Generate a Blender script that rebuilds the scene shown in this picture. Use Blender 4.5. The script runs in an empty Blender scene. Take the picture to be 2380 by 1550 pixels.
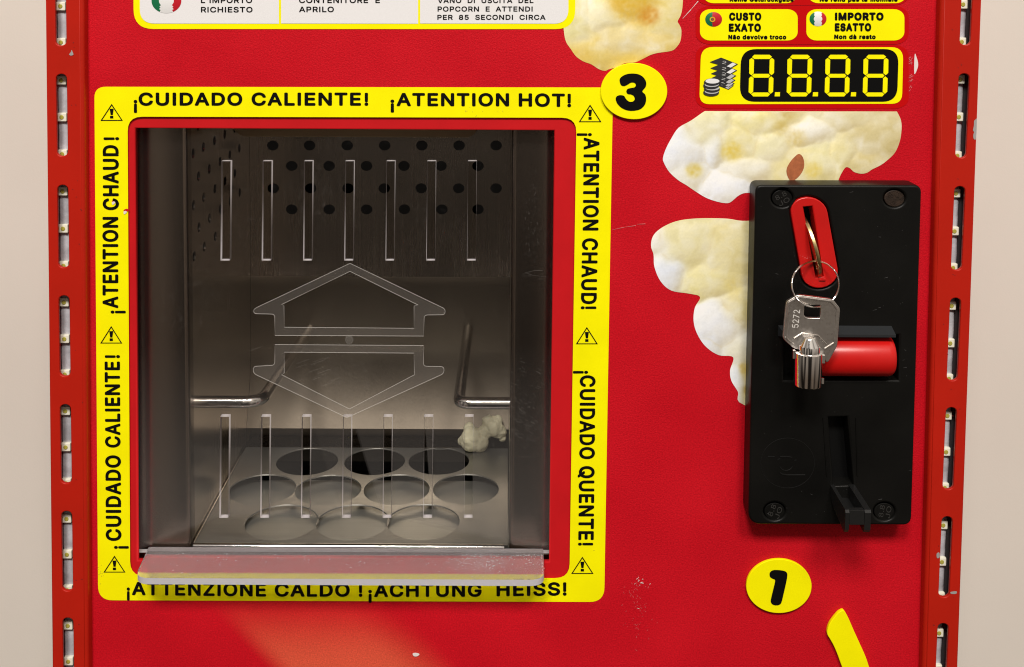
import bpy, bmesh, math, random, os
import numpy as np
from mathutils import Vector, Matrix
from mathutils.geometry import delaunay_2d_cdt
random.seed(7)
sc = bpy.context.scene
COL = sc.collection

# ------------------------------------------------------------------ camera, world, lamps, exposure
S = 0.00018            # metres per measuring unit (one unit = one pixel of a 2380 px wide view of the machine's front)
Z0 = 0.60              # height of the lens above the counter
D = 2600.0             # distance lens - machine front, in units
F = 2600.0
PX, PY = 1186.07, 69.81
def rot3(a, b, c):
    ca, sa = math.cos(a), math.sin(a); X = Matrix(((1, 0, 0), (0, ca, -sa), (0, sa, ca)))
    cb, sb = math.cos(b), math.sin(b); Z = Matrix(((cb, -sb, 0), (sb, cb, 0), (0, 0, 1)))
    cc, s2 = math.cos(c), math.sin(c); Y = Matrix(((cc, 0, s2), (0, 1, 0), (-s2, 0, cc)))
    return Z @ X @ Y
R = rot3(-5.83249124e-02, -4.05899503e-03, -6.70016263e-03)
cam = bpy.data.cameras.new('camera'); camo = bpy.data.objects.new('camera', cam); COL.objects.link(camo)
cam.sensor_width = 36.0; cam.lens = 36.0 * F / 2380.0
cam.shift_x = (1190.0 - PX) / 2380.0; cam.shift_y = -(775.0 - PY) / 2380.0
cam.clip_start = 0.01; cam.clip_end = 50.0
cr, cf, cu = R.col[0], R.col[1], R.col[2]
M = Matrix(((cr[0], cu[0], -cf[0], 0), (cr[1], cu[1], -cf[1], -D * S), (cr[2], cu[2], -cf[2], Z0), (0, 0, 0, 1)))
camo.matrix_world = M
sc.camera = camo

w = bpy.data.worlds.new('World'); sc.world = w; w.use_nodes = True
nt = w.node_tree; bg = nt.nodes['Background']
tc = nt.nodes.new('ShaderNodeTexCoord'); sp = nt.nodes.new('ShaderNodeSeparateXYZ'); rmp = nt.nodes.new('ShaderNodeValToRGB')
mr = nt.nodes.new('ShaderNodeMapRange'); mr.inputs[1].default_value = -1; mr.inputs[2].default_value = 1
nt.links.new(tc.outputs['Generated'], sp.inputs[0]); nt.links.new(sp.outputs[2], mr.inputs[0]); nt.links.new(mr.outputs[0], rmp.inputs[0])
rmp.color_ramp.elements[0].position = 0.25; rmp.color_ramp.elements[0].color = (.10, .075, .055, 1)
rmp.color_ramp.elements[1].position = 0.85; rmp.color_ramp.elements[1].color = (.62, .56, .49, 1)
mpw = nt.nodes.new('ShaderNodeMapping'); mpw.inputs['Scale'].default_value = (2.6, 2.6, .7); nt.links.new(tc.outputs['Generated'], mpw.inputs[0])
nzw = nt.nodes.new('ShaderNodeTexNoise'); nzw.inputs['Scale'].default_value = 1.15; nzw.inputs['Detail'].default_value = 0; nt.links.new(mpw.outputs[0], nzw.inputs['Vector'])  # invented uneven bands in the surroundings, added to streak the chrome's reflections
mrw = nt.nodes.new('ShaderNodeMapRange'); mrw.inputs[1].default_value = .36; mrw.inputs[2].default_value = .64; mrw.inputs[3].default_value = .12; mrw.inputs[4].default_value = 1.9; nt.links.new(nzw.outputs[0], mrw.inputs[0])
vmw = nt.nodes.new('ShaderNodeVectorMath'); vmw.operation = 'SCALE'; nt.links.new(rmp.outputs[0], vmw.inputs[0]); nt.links.new(mrw.outputs[0], vmw.inputs['Scale'])
nt.links.new(vmw.outputs[0], bg.inputs[0]); bg.inputs[1].default_value = 0.62

def area(name, loc, target, sx, sy, energy, colr):
    l = bpy.data.lights.new(name, 'AREA'); l.shape = 'RECTANGLE'; l.size = sx; l.size_y = sy; l.energy = energy; l.color = colr
    o = bpy.data.objects.new(name, l); COL.objects.link(o); o.location = loc
    o.rotation_euler = (Vector(target) - Vector(loc)).to_track_quat('-Z', 'Y').to_euler()
    return o
CZ = Z0 - 0.14
area('ceiling_lamp', (-0.40, -1.92, CZ + 2.08), (0, 0, CZ), .52, .46, 56, (1.0, .955, .90))
area('ceiling_lamp', (0.44, -1.88, CZ + 2.0), (0, 0, CZ), .46, .46, 38, (1.0, .93, .85))
sc.view_settings.view_transform = 'Standard'; sc.view_settings.look = 'None'
sc.view_settings.exposure = 0.0; sc.view_settings.gamma = 1.0; sc.view_settings.use_curve_mapping = False
sc.render.engine = 'CYCLES'
sc.cycles.max_bounces = 14; sc.cycles.transparent_max_bounces = 24; sc.cycles.glossy_bounces = 6; sc.cycles.diffuse_bounces = 5
sc.cycles.use_denoising = True; sc.cycles.filter_width = 1.1; sc.cycles.sample_clamp_indirect = 4.0

# ------------------------------------------------------------------ measuring helpers
C0 = Vector((0, -D, 0))
def ray(u, v): return R @ Vector(((u - PX) / F, 1.0, -(v - PY) / F))
def U(u, v, y=0.0):
    """point (in units) at depth y seen at (u, v)"""
    d = ray(u, v); return C0 + d * ((y + D) / d.y)
def Uz(u, v, z):
    d = ray(u, v); return C0 + d * (z / d.z)
def W(p): return Vector((p[0] * S, p[1] * S, p[2] * S + Z0))

def lin(c):
    c = c / 255.0; return c / 12.92 if c <= .04045 else ((c + .055) / 1.055) ** 2.4
def srgb(r, g, b): return (lin(r), lin(g), lin(b), 1)

def catmull(pts, n=6, closed=True):
    out = []; N = len(pts)
    for i in range(N if closed else N - 1):
        g = (lambda k: pts[k % N]) if closed else (lambda k: pts[max(0, min(N - 1, k))])
        p0, p1, p2, p3 = [Vector(g(i + k)) for k in (-1, 0, 1, 2)]
        for j in range(n):
            t = j / n
            out.append(.5 * ((2 * p1) + (p2 - p0) * t + (2 * p0 - 5 * p1 + 4 * p2 - p3) * t * t + (3 * p1 - p0 - 3 * p2 + p3) * t ** 3))
    if not closed: out.append(Vector(pts[-1]))
    return [tuple(p) for p in out]
def rrect(x0, y0, x1, y1, r, n=6, skew=None):
    """rounded rectangle in view px; r may be (rx, ry)"""
    rx, ry = (r if isinstance(r, tuple) else (r, r * .84)); out = []
    for cx, cy, a0 in ((x1 - rx, y0 + ry, -90), (x1 - rx, y1 - ry, 0), (x0 + rx, y1 - ry, 90), (x0 + rx, y0 + ry, 180)):
        for k in range(n + 1):
            a = math.radians(a0 + 90 * k / n); out.append((cx + rx * math.cos(a), cy + ry * math.sin(a)))
    return out
def rquad(pts, r, n=5):
    """round the corners of a polygon in view px; r single or per corner"""
    out = []; N = len(pts)
    for i in range(N):
        p0, p1, p2 = Vector(pts[i - 1]), Vector(pts[i]), Vector(pts[(i + 1) % N]); rr = r[i] if isinstance(r, (list, tuple)) else r
        if rr <= 0: out.append(tuple(p1)); continue
        a = p1 + (p0 - p1).normalized() * min(rr, (p0 - p1).length * .49); b = p1 + (p2 - p1).normalized() * min(rr, (p2 - p1).length * .49)
        for k in range(n + 1):
            t = k / n; out.append(tuple(a * (1 - t) ** 2 + p1 * 2 * t * (1 - t) + b * t * t))
    return out
def ell(cx, cy, rx, ry=None, n=40):
    ry = rx * .84 if ry is None else ry
    return [(cx + rx * math.cos(2 * math.pi * k / n), cy + ry * math.sin(2 * math.pi * k / n)) for k in range(n)]
def pill(cx, y0, y1, wd, cx1=None, n=8):
    cx1 = cx if cx1 is None else cx1; r = wd / 2; q = .84; out = []
    for k in range(n + 1):
        a = math.pi + math.pi * k / n; out.append((cx + r * math.cos(a), y0 + r * q + r * q * math.sin(a)))
    for k in range(n + 1):
        a = math.pi * k / n; out.append((cx1 + r * math.cos(a), y1 - r * q + r * q * math.sin(a)))
    return out

# ------------------------------------------------------------------ object helpers
def things_origin(p):
    while p is not None:
        if p.parent is None: return Vector(p.location)
        p = p.parent
    return Vector((0, 0, 0))
def link(name, me, mats, parent=None, smooth=None, props=None):
    o = bpy.data.objects.new(name, me); COL.objects.link(o)
    if parent is not None:
        me.transform(Matrix.Translation(-things_origin(parent))); o.parent = parent
    for m in (mats if isinstance(mats, (list, tuple)) else [mats]): me.materials.append(m)
    if smooth is not None:
        for p in me.polygons: p.use_smooth = True
        me.set_sharp_from_angle(angle=math.radians(smooth))
    for k, v in (props or {}).items(): o[k] = v
    return o
def thing(name, label, cat, loc, group=None):
    o = bpy.data.objects.new(name, None); COL.objects.link(o); o.location = loc; o.empty_display_size = .02
    o['label'] = label; o['category'] = cat
    if group: o['group'] = group
    return o
def fill(loops, half=0.0, bevel=0.0, bevres=1):
    """filled 2D outline with holes -> mesh in the local XY plane"""
    c = bpy.data.curves.new('outline', 'CURVE'); c.dimensions = '2D'; c.fill_mode = 'BOTH'
    c.extrude = max(half - bevel, 0); c.bevel_depth = bevel; c.bevel_resolution = bevres; c.offset = -bevel
    for lp in loops:
        s = c.splines.new('POLY'); s.points.add(len(lp) - 1)
        for q, p in zip(s.points, lp): q.co = (p[0], p[1], 0, 1)
        s.use_cyclic_u = True
    o = bpy.data.objects.new('outline', c); me = bpy.data.meshes.new_from_object(o)
    bpy.data.objects.remove(o); bpy.data.curves.remove(c)
    return me
def front(loops, y0, y1=None, bevel=0.0, bevres=1):
    """plate standing parallel to the machine's front, outline given in view px at depth y0 (front), back at y1"""
    xz = [[(p.x, p.z) for p in (U(a, b, y0) for a, b in lp)] for lp in loops]
    if y1 is None: me = fill(xz); ym = y0
    else: me = fill(xz, (y1 - y0) / 2, bevel, bevres); ym = (y0 + y1) / 2
    me.transform(Matrix(((S, 0, 0, 0), (0, 0, -S, ym * S), (0, S, 0, Z0), (0, 0, 0, 1))))
    if y1 is None:
        bm = bmesh.new(); bm.from_mesh(me); bm.normal_update()
        for f in bm.faces:
            if f.normal.y > 0: f.normal_flip()
        bm.to_mesh(me); bm.free()
    return me
def bm_mesh(bm, name='m'):
    bmesh.ops.recalc_face_normals(bm, faces=bm.faces[:])
    me = bpy.data.meshes.new(name); bm.to_mesh(me); bm.free(); return me
def poly_prism(bm, pts_a, pts_b):
    va = [bm.verts.new(W(p)) for p in pts_a]; vb = [bm.verts.new(W(p)) for p in pts_b]
    n = len(va); bm.faces.new(va); bm.faces.new(vb[::-1])
    for i in range(n): bm.faces.new((va[i], vb[i], vb[(i + 1) % n], va[(i + 1) % n]))
def box(bm, x0, x1, y0, y1, z0, z1, bev=0.0):
    r = bmesh.ops.create_cube(bm, size=1.0)
    for v in r['verts']:
        v.co = W(((x0 + x1) / 2 + v.co.x * (x1 - x0), (y0 + y1) / 2 + v.co.y * (y1 - y0), (z0 + z1) / 2 + v.co.z * (z1 - z0)))
    if bev:
        es = {e for v in r['verts'] for e in v.link_edges}
        bmesh.ops.bevel(bm, geom=list(es), offset=bev * S, segments=2, affect='EDGES', profile=.6)
def tube(bm, pts, r, n=12, closed=False, caps=True):
    pts = [Vector(p) for p in pts]; N = len(pts); rings = []; ref = None
    for i, p in enumerate(pts):
        a = pts[(i - 1) % N] if (closed or i > 0) else p; b = pts[(i + 1) % N] if (closed or i < N - 1) else p
        t = (b - a).normalized()
        if ref is None:
            ref = Vector((0, 0, 1)) if abs(t.z) < .9 else Vector((1, 0, 0))
        s = (ref - t * ref.dot(t)).normalized(); ref = s; q = t.cross(s); rr = r[i] if isinstance(r, (list, tuple)) else r
        rings.append([bm.verts.new(W(p + (s * math.cos(2 * math.pi * k / n) + q * math.sin(2 * math.pi * k / n)) * rr)) for k in range(n)])
    for i in range(N if closed else N - 1):
        A, B = rings[i], rings[(i + 1) % N]
        off = 0
        if closed and i == N - 1:
            off = min(range(n), key=lambda o: (A[0].co - B[o].co).length)
        for k in range(n): bm.faces.new((A[k], A[(k + 1) % n], B[(k + 1 + off) % n], B[(k + off) % n]))
    if caps and not closed: bm.faces.new(rings[0][::-1]); bm.faces.new(rings[-1])
def lathe(bm, A, B, prof, n=32, ax=None):
    """prof: (t along A->B, radius)"""
    A, B = Vector(A), Vector(B); t = (B - A).normalized(); s = t.orthogonal().normalized(); q = t.cross(s); rings = []
    for tt, r in prof:
        c = A + (B - A) * tt; rings.append([bm.verts.new(W(c + (s * math.cos(2 * math.pi * k / n) + q * math.sin(2 * math.pi * k / n)) * max(r, .01))) for k in range(n)])
    for a, b in zip(rings, rings[1:]):
        for k in range(n): bm.faces.new((a[k], a[(k + 1) % n], b[(k + 1) % n], b[k]))
    bm.faces.new(rings[0][::-1]); bm.faces.new(rings[-1])

# ------------------------------------------------------------------ lettering
FONT = None
try:
    FONT = bpy.data.fonts.load(os.path.join(bpy.utils.resource_path('LOCAL'), 'datafiles', 'fonts', 'Inter.woff2'))
except Exception: FONT = None
def glyphs(s, bold, spacing=1.0):
    c = bpy.data.curves.new('t', 'FONT'); c.body = s; c.offset = 0; c.resolution_u = 3; c.space_character = spacing; c.space_word = 1.0
    if FONT: c.font = FONT
    c.fill_mode = 'NONE'
    o = bpy.data.objects.new('t', c); me = bpy.data.meshes.new_from_object(o); bpy.data.objects.remove(o); bpy.data.curves.remove(c)
    V = [v.co.xy for v in me.vertices]; E = [tuple(e.vertices) for e in me.edges]
    V = [Vector(v) for v in V]; nb = {}
    for i, j in E: nb.setdefault(i, []).append(j); nb.setdefault(j, []).append(i)
    seen, loops = set(), []
    for i in nb:
        if i in seen: continue
        lp, st = [], [i]
        while st:
            k = st.pop()
            if k in seen: continue
            seen.add(k); lp.append(k); st += nb[k]
        loops.append(lp)
    for lp in sorted(loops, key=lambda l: min(V[k].x for k in l)):          # a plain bar for the capital I, like the lettering on the machine
        xs_ = sorted({round(V[k].x, 4) for k in lp})
        if len(lp) == 12 and len(xs_) == 4 and sum(abs(V[k].x - xs_[0]) < 2e-4 for k in lp) == 4 and sum(abs(V[k].x - xs_[1]) < 2e-4 for k in lp) == 2:
            cut_ = (xs_[1] - xs_[0]) * .62
            for k in lp: V[k].x = (xs_[1] if V[k].x < xs_[1] + 1e-4 else xs_[2]) - cut_
            lo_, hi_ = min(V[k].y for k in lp), max(V[k].y for k in lp)
            for k in range(len(V)):
                if k not in lp and V[k].x > xs_[2]: V[k].x -= 2 * cut_
    r = delaunay_2d_cdt(V, E, [], 0, 1e-5); P = np.array([(v.x, v.y) for v in r[0]])      # outline filled by the even-odd rule
    A = np.array([V[i][:] for i, j in E]); B = np.array([V[j][:] for i, j in E]); keep = []
    for q in r[2]:
        x, y = P[list(q)].mean(0); m_ = (A[:, 1] > y) != (B[:, 1] > y); aa, bb = A[m_], B[m_]
        if ((aa[:, 0] + (y - aa[:, 1]) / (bb[:, 1] - aa[:, 1]) * (bb[:, 0] - aa[:, 0])) > x).sum() % 2: keep.append(list(q))
    bpy.data.meshes.remove(me); me = bpy.data.meshes.new('t'); me.from_pydata([(p[0], p[1], 0) for p in P], [], keep); return me
CAPH = {}
def text(s, p0, along, up, y, mat, parent, bold=.022, name='lettering', spacing=1.0, slant=0.0, cap=True):
    """s set from view px p0; along = vector of the whole line, up = vector of the cap height; flat print at depth y"""
    me = glyphs(s, bold, spacing)
    if bold not in CAPH:
        h = glyphs('H', bold); CAPH[bold] = (min(v.co.y for v in h.vertices), max(v.co.y for v in h.vertices))
    lo, hi = CAPH[bold]; xs = [v.co.x for v in me.vertices]; x0, x1 = min(xs), max(xs)
    dirs = [(0, 0)] + ([(math.cos(k * math.pi / 4), math.sin(k * math.pi / 4)) for k in range(8)] if bold > 0 else [])
    lo, hi, x0, x1 = lo - bold, hi + bold, x0 - bold, x1 + bold
    bm = bmesh.new()                                   # heavier weight: the glyph laid again in eight directions, each film a hair higher
    for j, (dx, dy) in enumerate(dirs):
        g = me.copy()
        for v in g.vertices:
            b = (v.co.y + dy * bold - lo) / (hi - lo); a = (v.co.x + dx * bold - x0) / (x1 - x0)
            u = p0[0] + along[0] * a + up[0] * b + slant * b; q = p0[1] + along[1] * a + up[1] * b
            v.co = W(U(u, q, y - .05 * j))
        bm.from_mesh(g); bpy.data.meshes.remove(g)
    bm.normal_update()
    for f in bm.faces:
        if f.normal.y > 0: f.normal_flip()
    bm.to_mesh(me); bm.free()
    return link(name, me, mat, parent)

# ------------------------------------------------------------------ materials
def mat(name, base, rough=.5, metal=0.0, spec=.5, bump=None, var=None, coat=0.0, aniso=None):
    """bump=(scale, strength, distance in m), var=(scale, amount): slight unevenness of the colour itself"""
    m = bpy.data.materials.new(name); m.use_nodes = True; n = m.node_tree; b = n.nodes['Principled BSDF']
    b.inputs['Base Color'].default_value = base; b.inputs['Roughness'].default_value = rough; b.inputs['Metallic'].default_value = metal
    b.inputs['Specular IOR Level'].default_value = spec; b.inputs['Coat Weight'].default_value = coat
    t = n.nodes.new('ShaderNodeTexCoord')
    if bump:
        z = n.nodes.new('ShaderNodeTexNoise'); z.inputs['Scale'].default_value = bump[0]; z.inputs['Detail'].default_value = 3
        n.links.new(t.outputs['Object'], z.inputs['Vector'])
        bp = n.nodes.new('ShaderNodeBump'); bp.inputs['Strength'].default_value = bump[1]; bp.inputs['Distance'].default_value = bump[2]
        n.links.new(z.outputs[0], bp.inputs['Height']); n.links.new(bp.outputs[0], b.inputs['Normal'])
    if var:
        z = n.nodes.new('ShaderNodeTexNoise'); z.inputs['Scale'].default_value = var[0]; z.inputs['Detail'].default_value = 4
        n.links.new(t.outputs['Object'], z.inputs['Vector'])
        r = n.nodes.new('ShaderNodeMapRange'); r.inputs[1].default_value = .3; r.inputs[2].default_value = .7
        r.inputs[3].default_value = 1 - var[1]; r.inputs[4].default_value = 1 + var[1]; n.links.new(z.outputs[0], r.inputs[0])
        x = n.nodes.new('ShaderNodeVectorMath'); x.operation = 'SCALE'; x.inputs[0].default_value = base[:3]
        n.links.new(r.outputs[0], x.inputs['Scale']); n.links.new(x.outputs[0], b.inputs['Base Color'])
    return m
def brushed(name, base, rough, stretch, amount=.12, metal=1.0, bumpd=.00004):
    m = mat(name, base, rough, metal); n = m.node_tree; b = n.nodes['Principled BSDF']; t = n.nodes.new('ShaderNodeTexCoord')
    mp = n.nodes.new('ShaderNodeMapping'); mp.inputs['Scale'].default_value = stretch; n.links.new(t.outputs['Object'], mp.inputs[0])
    z = n.nodes.new('ShaderNodeTexNoise'); z.inputs['Scale'].default_value = 1.0; z.inputs['Detail'].default_value = 5; n.links.new(mp.outputs[0], z.inputs['Vector'])
    z2 = n.nodes.new('ShaderNodeTexNoise'); z2.inputs['Scale'].default_value = 26.0; z2.inputs['Detail'].default_value = 4; n.links.new(t.outputs['Object'], z2.inputs['Vector'])
    ad = n.nodes.new('ShaderNodeMath'); ad.operation = 'ADD'; n.links.new(z.outputs[0], ad.inputs[0]); n.links.new(z2.outputs[0], ad.inputs[1])
    r = n.nodes.new('ShaderNodeMapRange'); r.inputs[1].default_value = .6; r.inputs[2].default_value = 1.4; r.inputs[3].default_value = rough - amount; r.inputs[4].default_value = rough + amount
    n.links.new(ad.outputs[0], r.inputs[0]); n.links.new(r.outputs[0], b.inputs['Roughness'])
    bp = n.nodes.new('ShaderNodeBump'); bp.inputs['Strength'].default_value = .05; bp.inputs['Distance'].default_value = bumpd
    n.links.new(z.outputs[0], bp.inputs['Height']); n.links.new(bp.outputs[0], b.inputs['Normal'])
    return m

RED = (.55, .0065, .0150, 1)
m_bezel = mat('red_paint', (.54, .009, .013, 1), .38, spec=.28, bump=(260, .08, .0003), var=(60, .06))
m_column = mat('red_enamel', (.445, .0125, .0045, 1), .40, spec=.22, bump=(900, .06, .0002), var=(45, .05))
m_black = mat('black_print', (.004, .004, .004, 1), .5, spec=.08)
m_yellow = mat('yellow_print', (.95, .88, .001, 1), .45, spec=.10, bump=(2200, .10, .0002), var=(70, .04))
m_white = mat('white_print', (.80, .79, .80, 1), .45, spec=.35, bump=(2200, .10, .0002))
m_deepred = mat('deep_red_print', (.52, .002, .003, 1), .45, spec=.12)
m_wall = mat('wall_paint', (.725, .665, .60, 1), .75, spec=.25, bump=(900, .12, .0003), var=(12, .02))
m_plastic = mat('black_plastic', (.0045, .0043, .0038, 1), .40, spec=.19, bump=(3000, .25, .00012), var=(40, .3))
m_gloss_black = mat('dark_recess', (.003, .003, .003, 1), .5, spec=.2)
m_redplastic = mat('red_plastic', (.52, .007, .006, 1), .30, spec=.5, bump=(500, .05, .0002), var=(80, .06))
m_chrome = mat('chrome', (.92, .90, .88, 1), .08, 1.0)
m_steelwire = brushed('steel_wire', (.74, .72, .70, 1), .15, (300, 300, 300), .04)
m_keysteel = brushed('key_nickel', (.74, .70, .66, 1), .30, (900, 900, 900), .10)
m_brass = mat('brass', (.72, .55, .26, 1), .28, 1.0, bump=(4000, .2, .0001))
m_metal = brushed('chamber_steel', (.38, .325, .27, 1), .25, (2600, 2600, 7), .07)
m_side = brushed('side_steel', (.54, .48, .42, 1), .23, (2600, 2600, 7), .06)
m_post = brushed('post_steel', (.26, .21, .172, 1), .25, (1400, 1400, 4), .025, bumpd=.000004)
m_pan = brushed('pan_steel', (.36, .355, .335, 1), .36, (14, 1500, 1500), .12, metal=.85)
m_dark = mat('dark_housing', (.010, .009, .008, 1), .6, spec=.2)
m_tape = mat('silicone_strip', (.47, .465, .50, 1), .22, spec=.55, bump=(350, .5, .0006), var=(120, .25))
m_channel = mat('grey_channel', (.10, .095, .10, 1), .4, .6)
m_ledbody = mat('led_body', (.86, .84, .70, 1), .35)
m_ledchip = mat('led_phosphor', (.42, .38, .07, 1), .25)
m_primer = mat('bare_metal', (.42, .41, .40, 1), .5, .3)
m_paper = mat('scuffed_paper', (.78, .70, .68, 1), .7)
m_pinkscuff = mat('faded_vinyl', (.66, .16, .17, 1), .7)
m_rust = mat('rusty_screw', (.032, .019, .012, 1), .55, .4, bump=(2500, .5, .0002), var=(500, .5))
m_green = mat('flag_green', srgb(20, 110, 70), .35); m_flagwhite = mat('flag_white', (.8, .8, .8, 1), .35); m_flagred = mat('flag_red', srgb(190, 25, 40), .35)
m_grey = mat('grey_print', (.50, .50, .50, 1), .5); m_dgrey = mat('charcoal_print', (.022, .022, .024, 1), .45)
m_orange = mat('gold_print', srgb(215, 165, 40), .4)

GZ = W((0, 300, U(1190, 1700, 0).z - 100)).z
def acrylic(name, haze, hcol, gloss=.05, scratch=False, tint=(.965, .96, .955, 1), bend=False, haze_rise=(0, 1, 0)):
    m = bpy.data.materials.new(name); m.use_nodes = True; n = m.node_tree; n.nodes.clear()
    out = n.nodes.new('ShaderNodeOutputMaterial'); tr = n.nodes.new('ShaderNodeBsdfRefraction' if bend else 'ShaderNodeBsdfTransparent'); tr.inputs[0].default_value = tint
    if bend: tr.inputs['IOR'].default_value = 1.49; tr.inputs['Roughness'].default_value = .12
    gl = n.nodes.new('ShaderNodeBsdfGlossy'); gl.inputs['Roughness'].default_value = gloss
    lw = n.nodes.new('ShaderNodeLayerWeight'); lw.inputs[0].default_value = .5
    pw = n.nodes.new('ShaderNodeMath'); pw.operation = 'POWER'; pw.inputs[1].default_value = 3.5; n.links.new(lw.outputs['Facing'], pw.inputs[0])
    mu = n.nodes.new('ShaderNodeMath'); mu.operation = 'MULTIPLY_ADD'; mu.inputs[1].default_value = .5; mu.inputs[2].default_value = .006; n.links.new(pw.outputs[0], mu.inputs[0])
    mx = n.nodes.new('ShaderNodeMixShader'); n.links.new(mu.outputs[0], mx.inputs[0]); n.links.new(tr.outputs[0], mx.inputs[1]); n.links.new(gl.outputs[0], mx.inputs[2])
    df = n.nodes.new('ShaderNodeBsdfDiffuse'); df.inputs[0].default_value = hcol
    m2 = n.nodes.new('ShaderNodeMixShader'); n.links.new(mx.outputs[0], m2.inputs[1]); n.links.new(df.outputs[0], m2.inputs[2])
    if scratch:
        t = n.nodes.new('ShaderNodeTexCoord')
        mp = n.nodes.new('ShaderNodeMapping'); mp.inputs['Scale'].default_value = (420, 420, 420); n.links.new(t.outputs['Object'], mp.inputs[0])
        z = n.nodes.new('ShaderNodeTexNoise'); z.inputs['Scale'].default_value = 1; z.inputs['Detail'].default_value = 6; n.links.new(mp.outputs[0], z.inputs['Vector'])
        z2 = n.nodes.new('ShaderNodeTexNoise'); z2.inputs['Scale'].default_value = 22; z2.inputs['Detail'].default_value = 3; n.links.new(t.outputs['Object'], z2.inputs['Vector'])
        a = n.nodes.new('ShaderNodeMapRange'); a.inputs[1].default_value = .56; a.inputs[2].default_value = .80; a.inputs[3].default_value = haze; a.inputs[4].default_value = haze + .05; n.links.new(z.outputs[0], a.inputs[0])
        b = n.nodes.new('ShaderNodeMapRange'); b.inputs[1].default_value = .45; b.inputs[2].default_value = .75; b.inputs[3].default_value = .1; b.inputs[4].default_value = 1; n.links.new(z2.outputs[0], b.inputs[0])
        c = n.nodes.new('ShaderNodeMath'); c.operation = 'MULTIPLY'; n.links.new(a.outputs[0], c.inputs[0]); n.links.new(b.outputs[0], c.inputs[1])
        c2 = n.nodes.new('ShaderNodeMath'); c2.operation = 'MAXIMUM'; c2.inputs[1].default_value = haze * .6; n.links.new(c.outputs[0], c2.inputs[0])
        sz = n.nodes.new('ShaderNodeSeparateXYZ'); n.links.new(t.outputs['Object'], sz.inputs[0])      # extra diffuse haze, growing towards the bottom
        gz = n.nodes.new('ShaderNodeMapRange'); gz.inputs[1].default_value = haze_rise[0]; gz.inputs[2].default_value = haze_rise[1]; gz.inputs[3].default_value = 0; gz.inputs[4].default_value = haze_rise[2]; n.links.new(sz.outputs[2], gz.inputs[0])
        ad = n.nodes.new('ShaderNodeMath'); ad.operation = 'ADD'; n.links.new(c2.outputs[0], ad.inputs[0]); n.links.new(gz.outputs[0], ad.inputs[1])
        n.links.new(ad.outputs[0], m2.inputs[0])
    else: m2.inputs[0].default_value = haze
    n.links.new(m2.outputs[0], out.inputs[0])
    return m
m_acrylic = acrylic('clear_acrylic', .006, (.55, .52, .50, 1), scratch=True, haze_rise=(W(U(800, 800)).z - GZ, W(U(800, 1230)).z - GZ, .040))
m_acredge = acrylic('sawn_acrylic_edge', .66, (.70, .66, .68, 1), gloss=.3)
m_frost = acrylic('frosted_engraving', .034, (.60, .56, .53, 1), gloss=.3)
m_line = acrylic('polished_groove', .24, (.80, .77, .74, 1), gloss=.12)
m_lip = acrylic('scuffed_sheen_acrylic', .24, (.80, .74, .76, 1), gloss=.25, scratch=True, tint=(.97, .95, .95, 1), bend=True)  # scuffs, plus diffuse haze standing in for the lamps' reflection on the lip

def vcol_mat(name, rough=.42):
    m = bpy.data.materials.new(name); m.use_nodes = True; n = m.node_tree; b = n.nodes['Principled BSDF']; b.inputs['Roughness'].default_value = rough
    b.inputs['Specular IOR Level'].default_value = .35
    a = n.nodes.new('ShaderNodeVertexColor'); a.layer_name = 'print'; n.links.new(a.outputs[0], b.inputs['Base Color'])
    t = n.nodes.new('ShaderNodeTexCoord'); z = n.nodes.new('ShaderNodeTexNoise'); z.inputs['Scale'].default_value = 2600; n.links.new(t.outputs['Object'], z.inputs['Vector'])
    bp = n.nodes.new('ShaderNodeBump'); bp.inputs['Strength'].default_value = .12; bp.inputs['Distance'].default_value = .0002; n.links.new(z.outputs[0], bp.inputs['Height']); n.links.new(bp.outputs[0], b.inputs['Normal'])
    return m
m_popprint = vcol_mat('popcorn_print')

# ------------------------------------------------------------------ background wall
zt, zb = 900, -3600
bm = bmesh.new(); f = [bm.verts.new(W(p)) for p in ((-4200, 1150, zb), (4200, 1150, zb), (4200, 1150, zt + 1800), (-4200, 1150, zt + 1800))]; bm.faces.new(f)
wall = link('wall', bm_mesh(bm), m_wall, None, None, {'kind': 'structure'})

# ------------------------------------------------------------------ the vending machine
base = W((0, 300, U(1190, 1700, 0).z - 100))
vm = thing('popcorn_vending_machine', 'red popcorn vending machine with yellow warning labels and a clear flap, against a beige wall', 'vending machine', base)

# cabinet shell behind the door (its sides run back to the wall)
def colx(side, v, edge):
    if side < 0: return {'out': 106 + 16 * v / 1550, 'in': 186 + 11.5 * v / 1550, 'mid': 141.4 + (v - 100) * 16 / 1337}[edge]
    return {'out': 2281 - 55.5 * v / 1550, 'in': 2195 - 42 * v / 1550, 'mid': 2244 - (v - 100) * 52 / 1355}[edge]
VT, VB = -110, 1665
for side in (-1, 1):
    bm = bmesh.new()
    a0, a1 = U(colx(side, VT, 'out'), VT, -28), U(colx(side, VB, 'out'), VB, -28)
    t = 7 * (-side)
    poly_prism(bm, [(a0.x, -18, a0.z), (a0.x, 1000, a0.z), (a1.x, 1000, a1.z), (a1.x, -18, a1.z)],
               [(a0.x + t, -18, a0.z), (a0.x + t, 1000, a0.z), (a1.x + t, 1000, a1.z), (a1.x + t, -18, a1.z)])
    link('cabinet_side', bm_mesh(bm), m_column, vm)
bm = bmesh.new(); a0, a1 = U(120, VT, 0), U(2230, VB, 0)
box(bm, a0.x - 6, a1.x + 6, 985, 995, a1.z, a0.z); link('cabinet_back', bm_mesh(bm), m_dark, vm)

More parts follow.
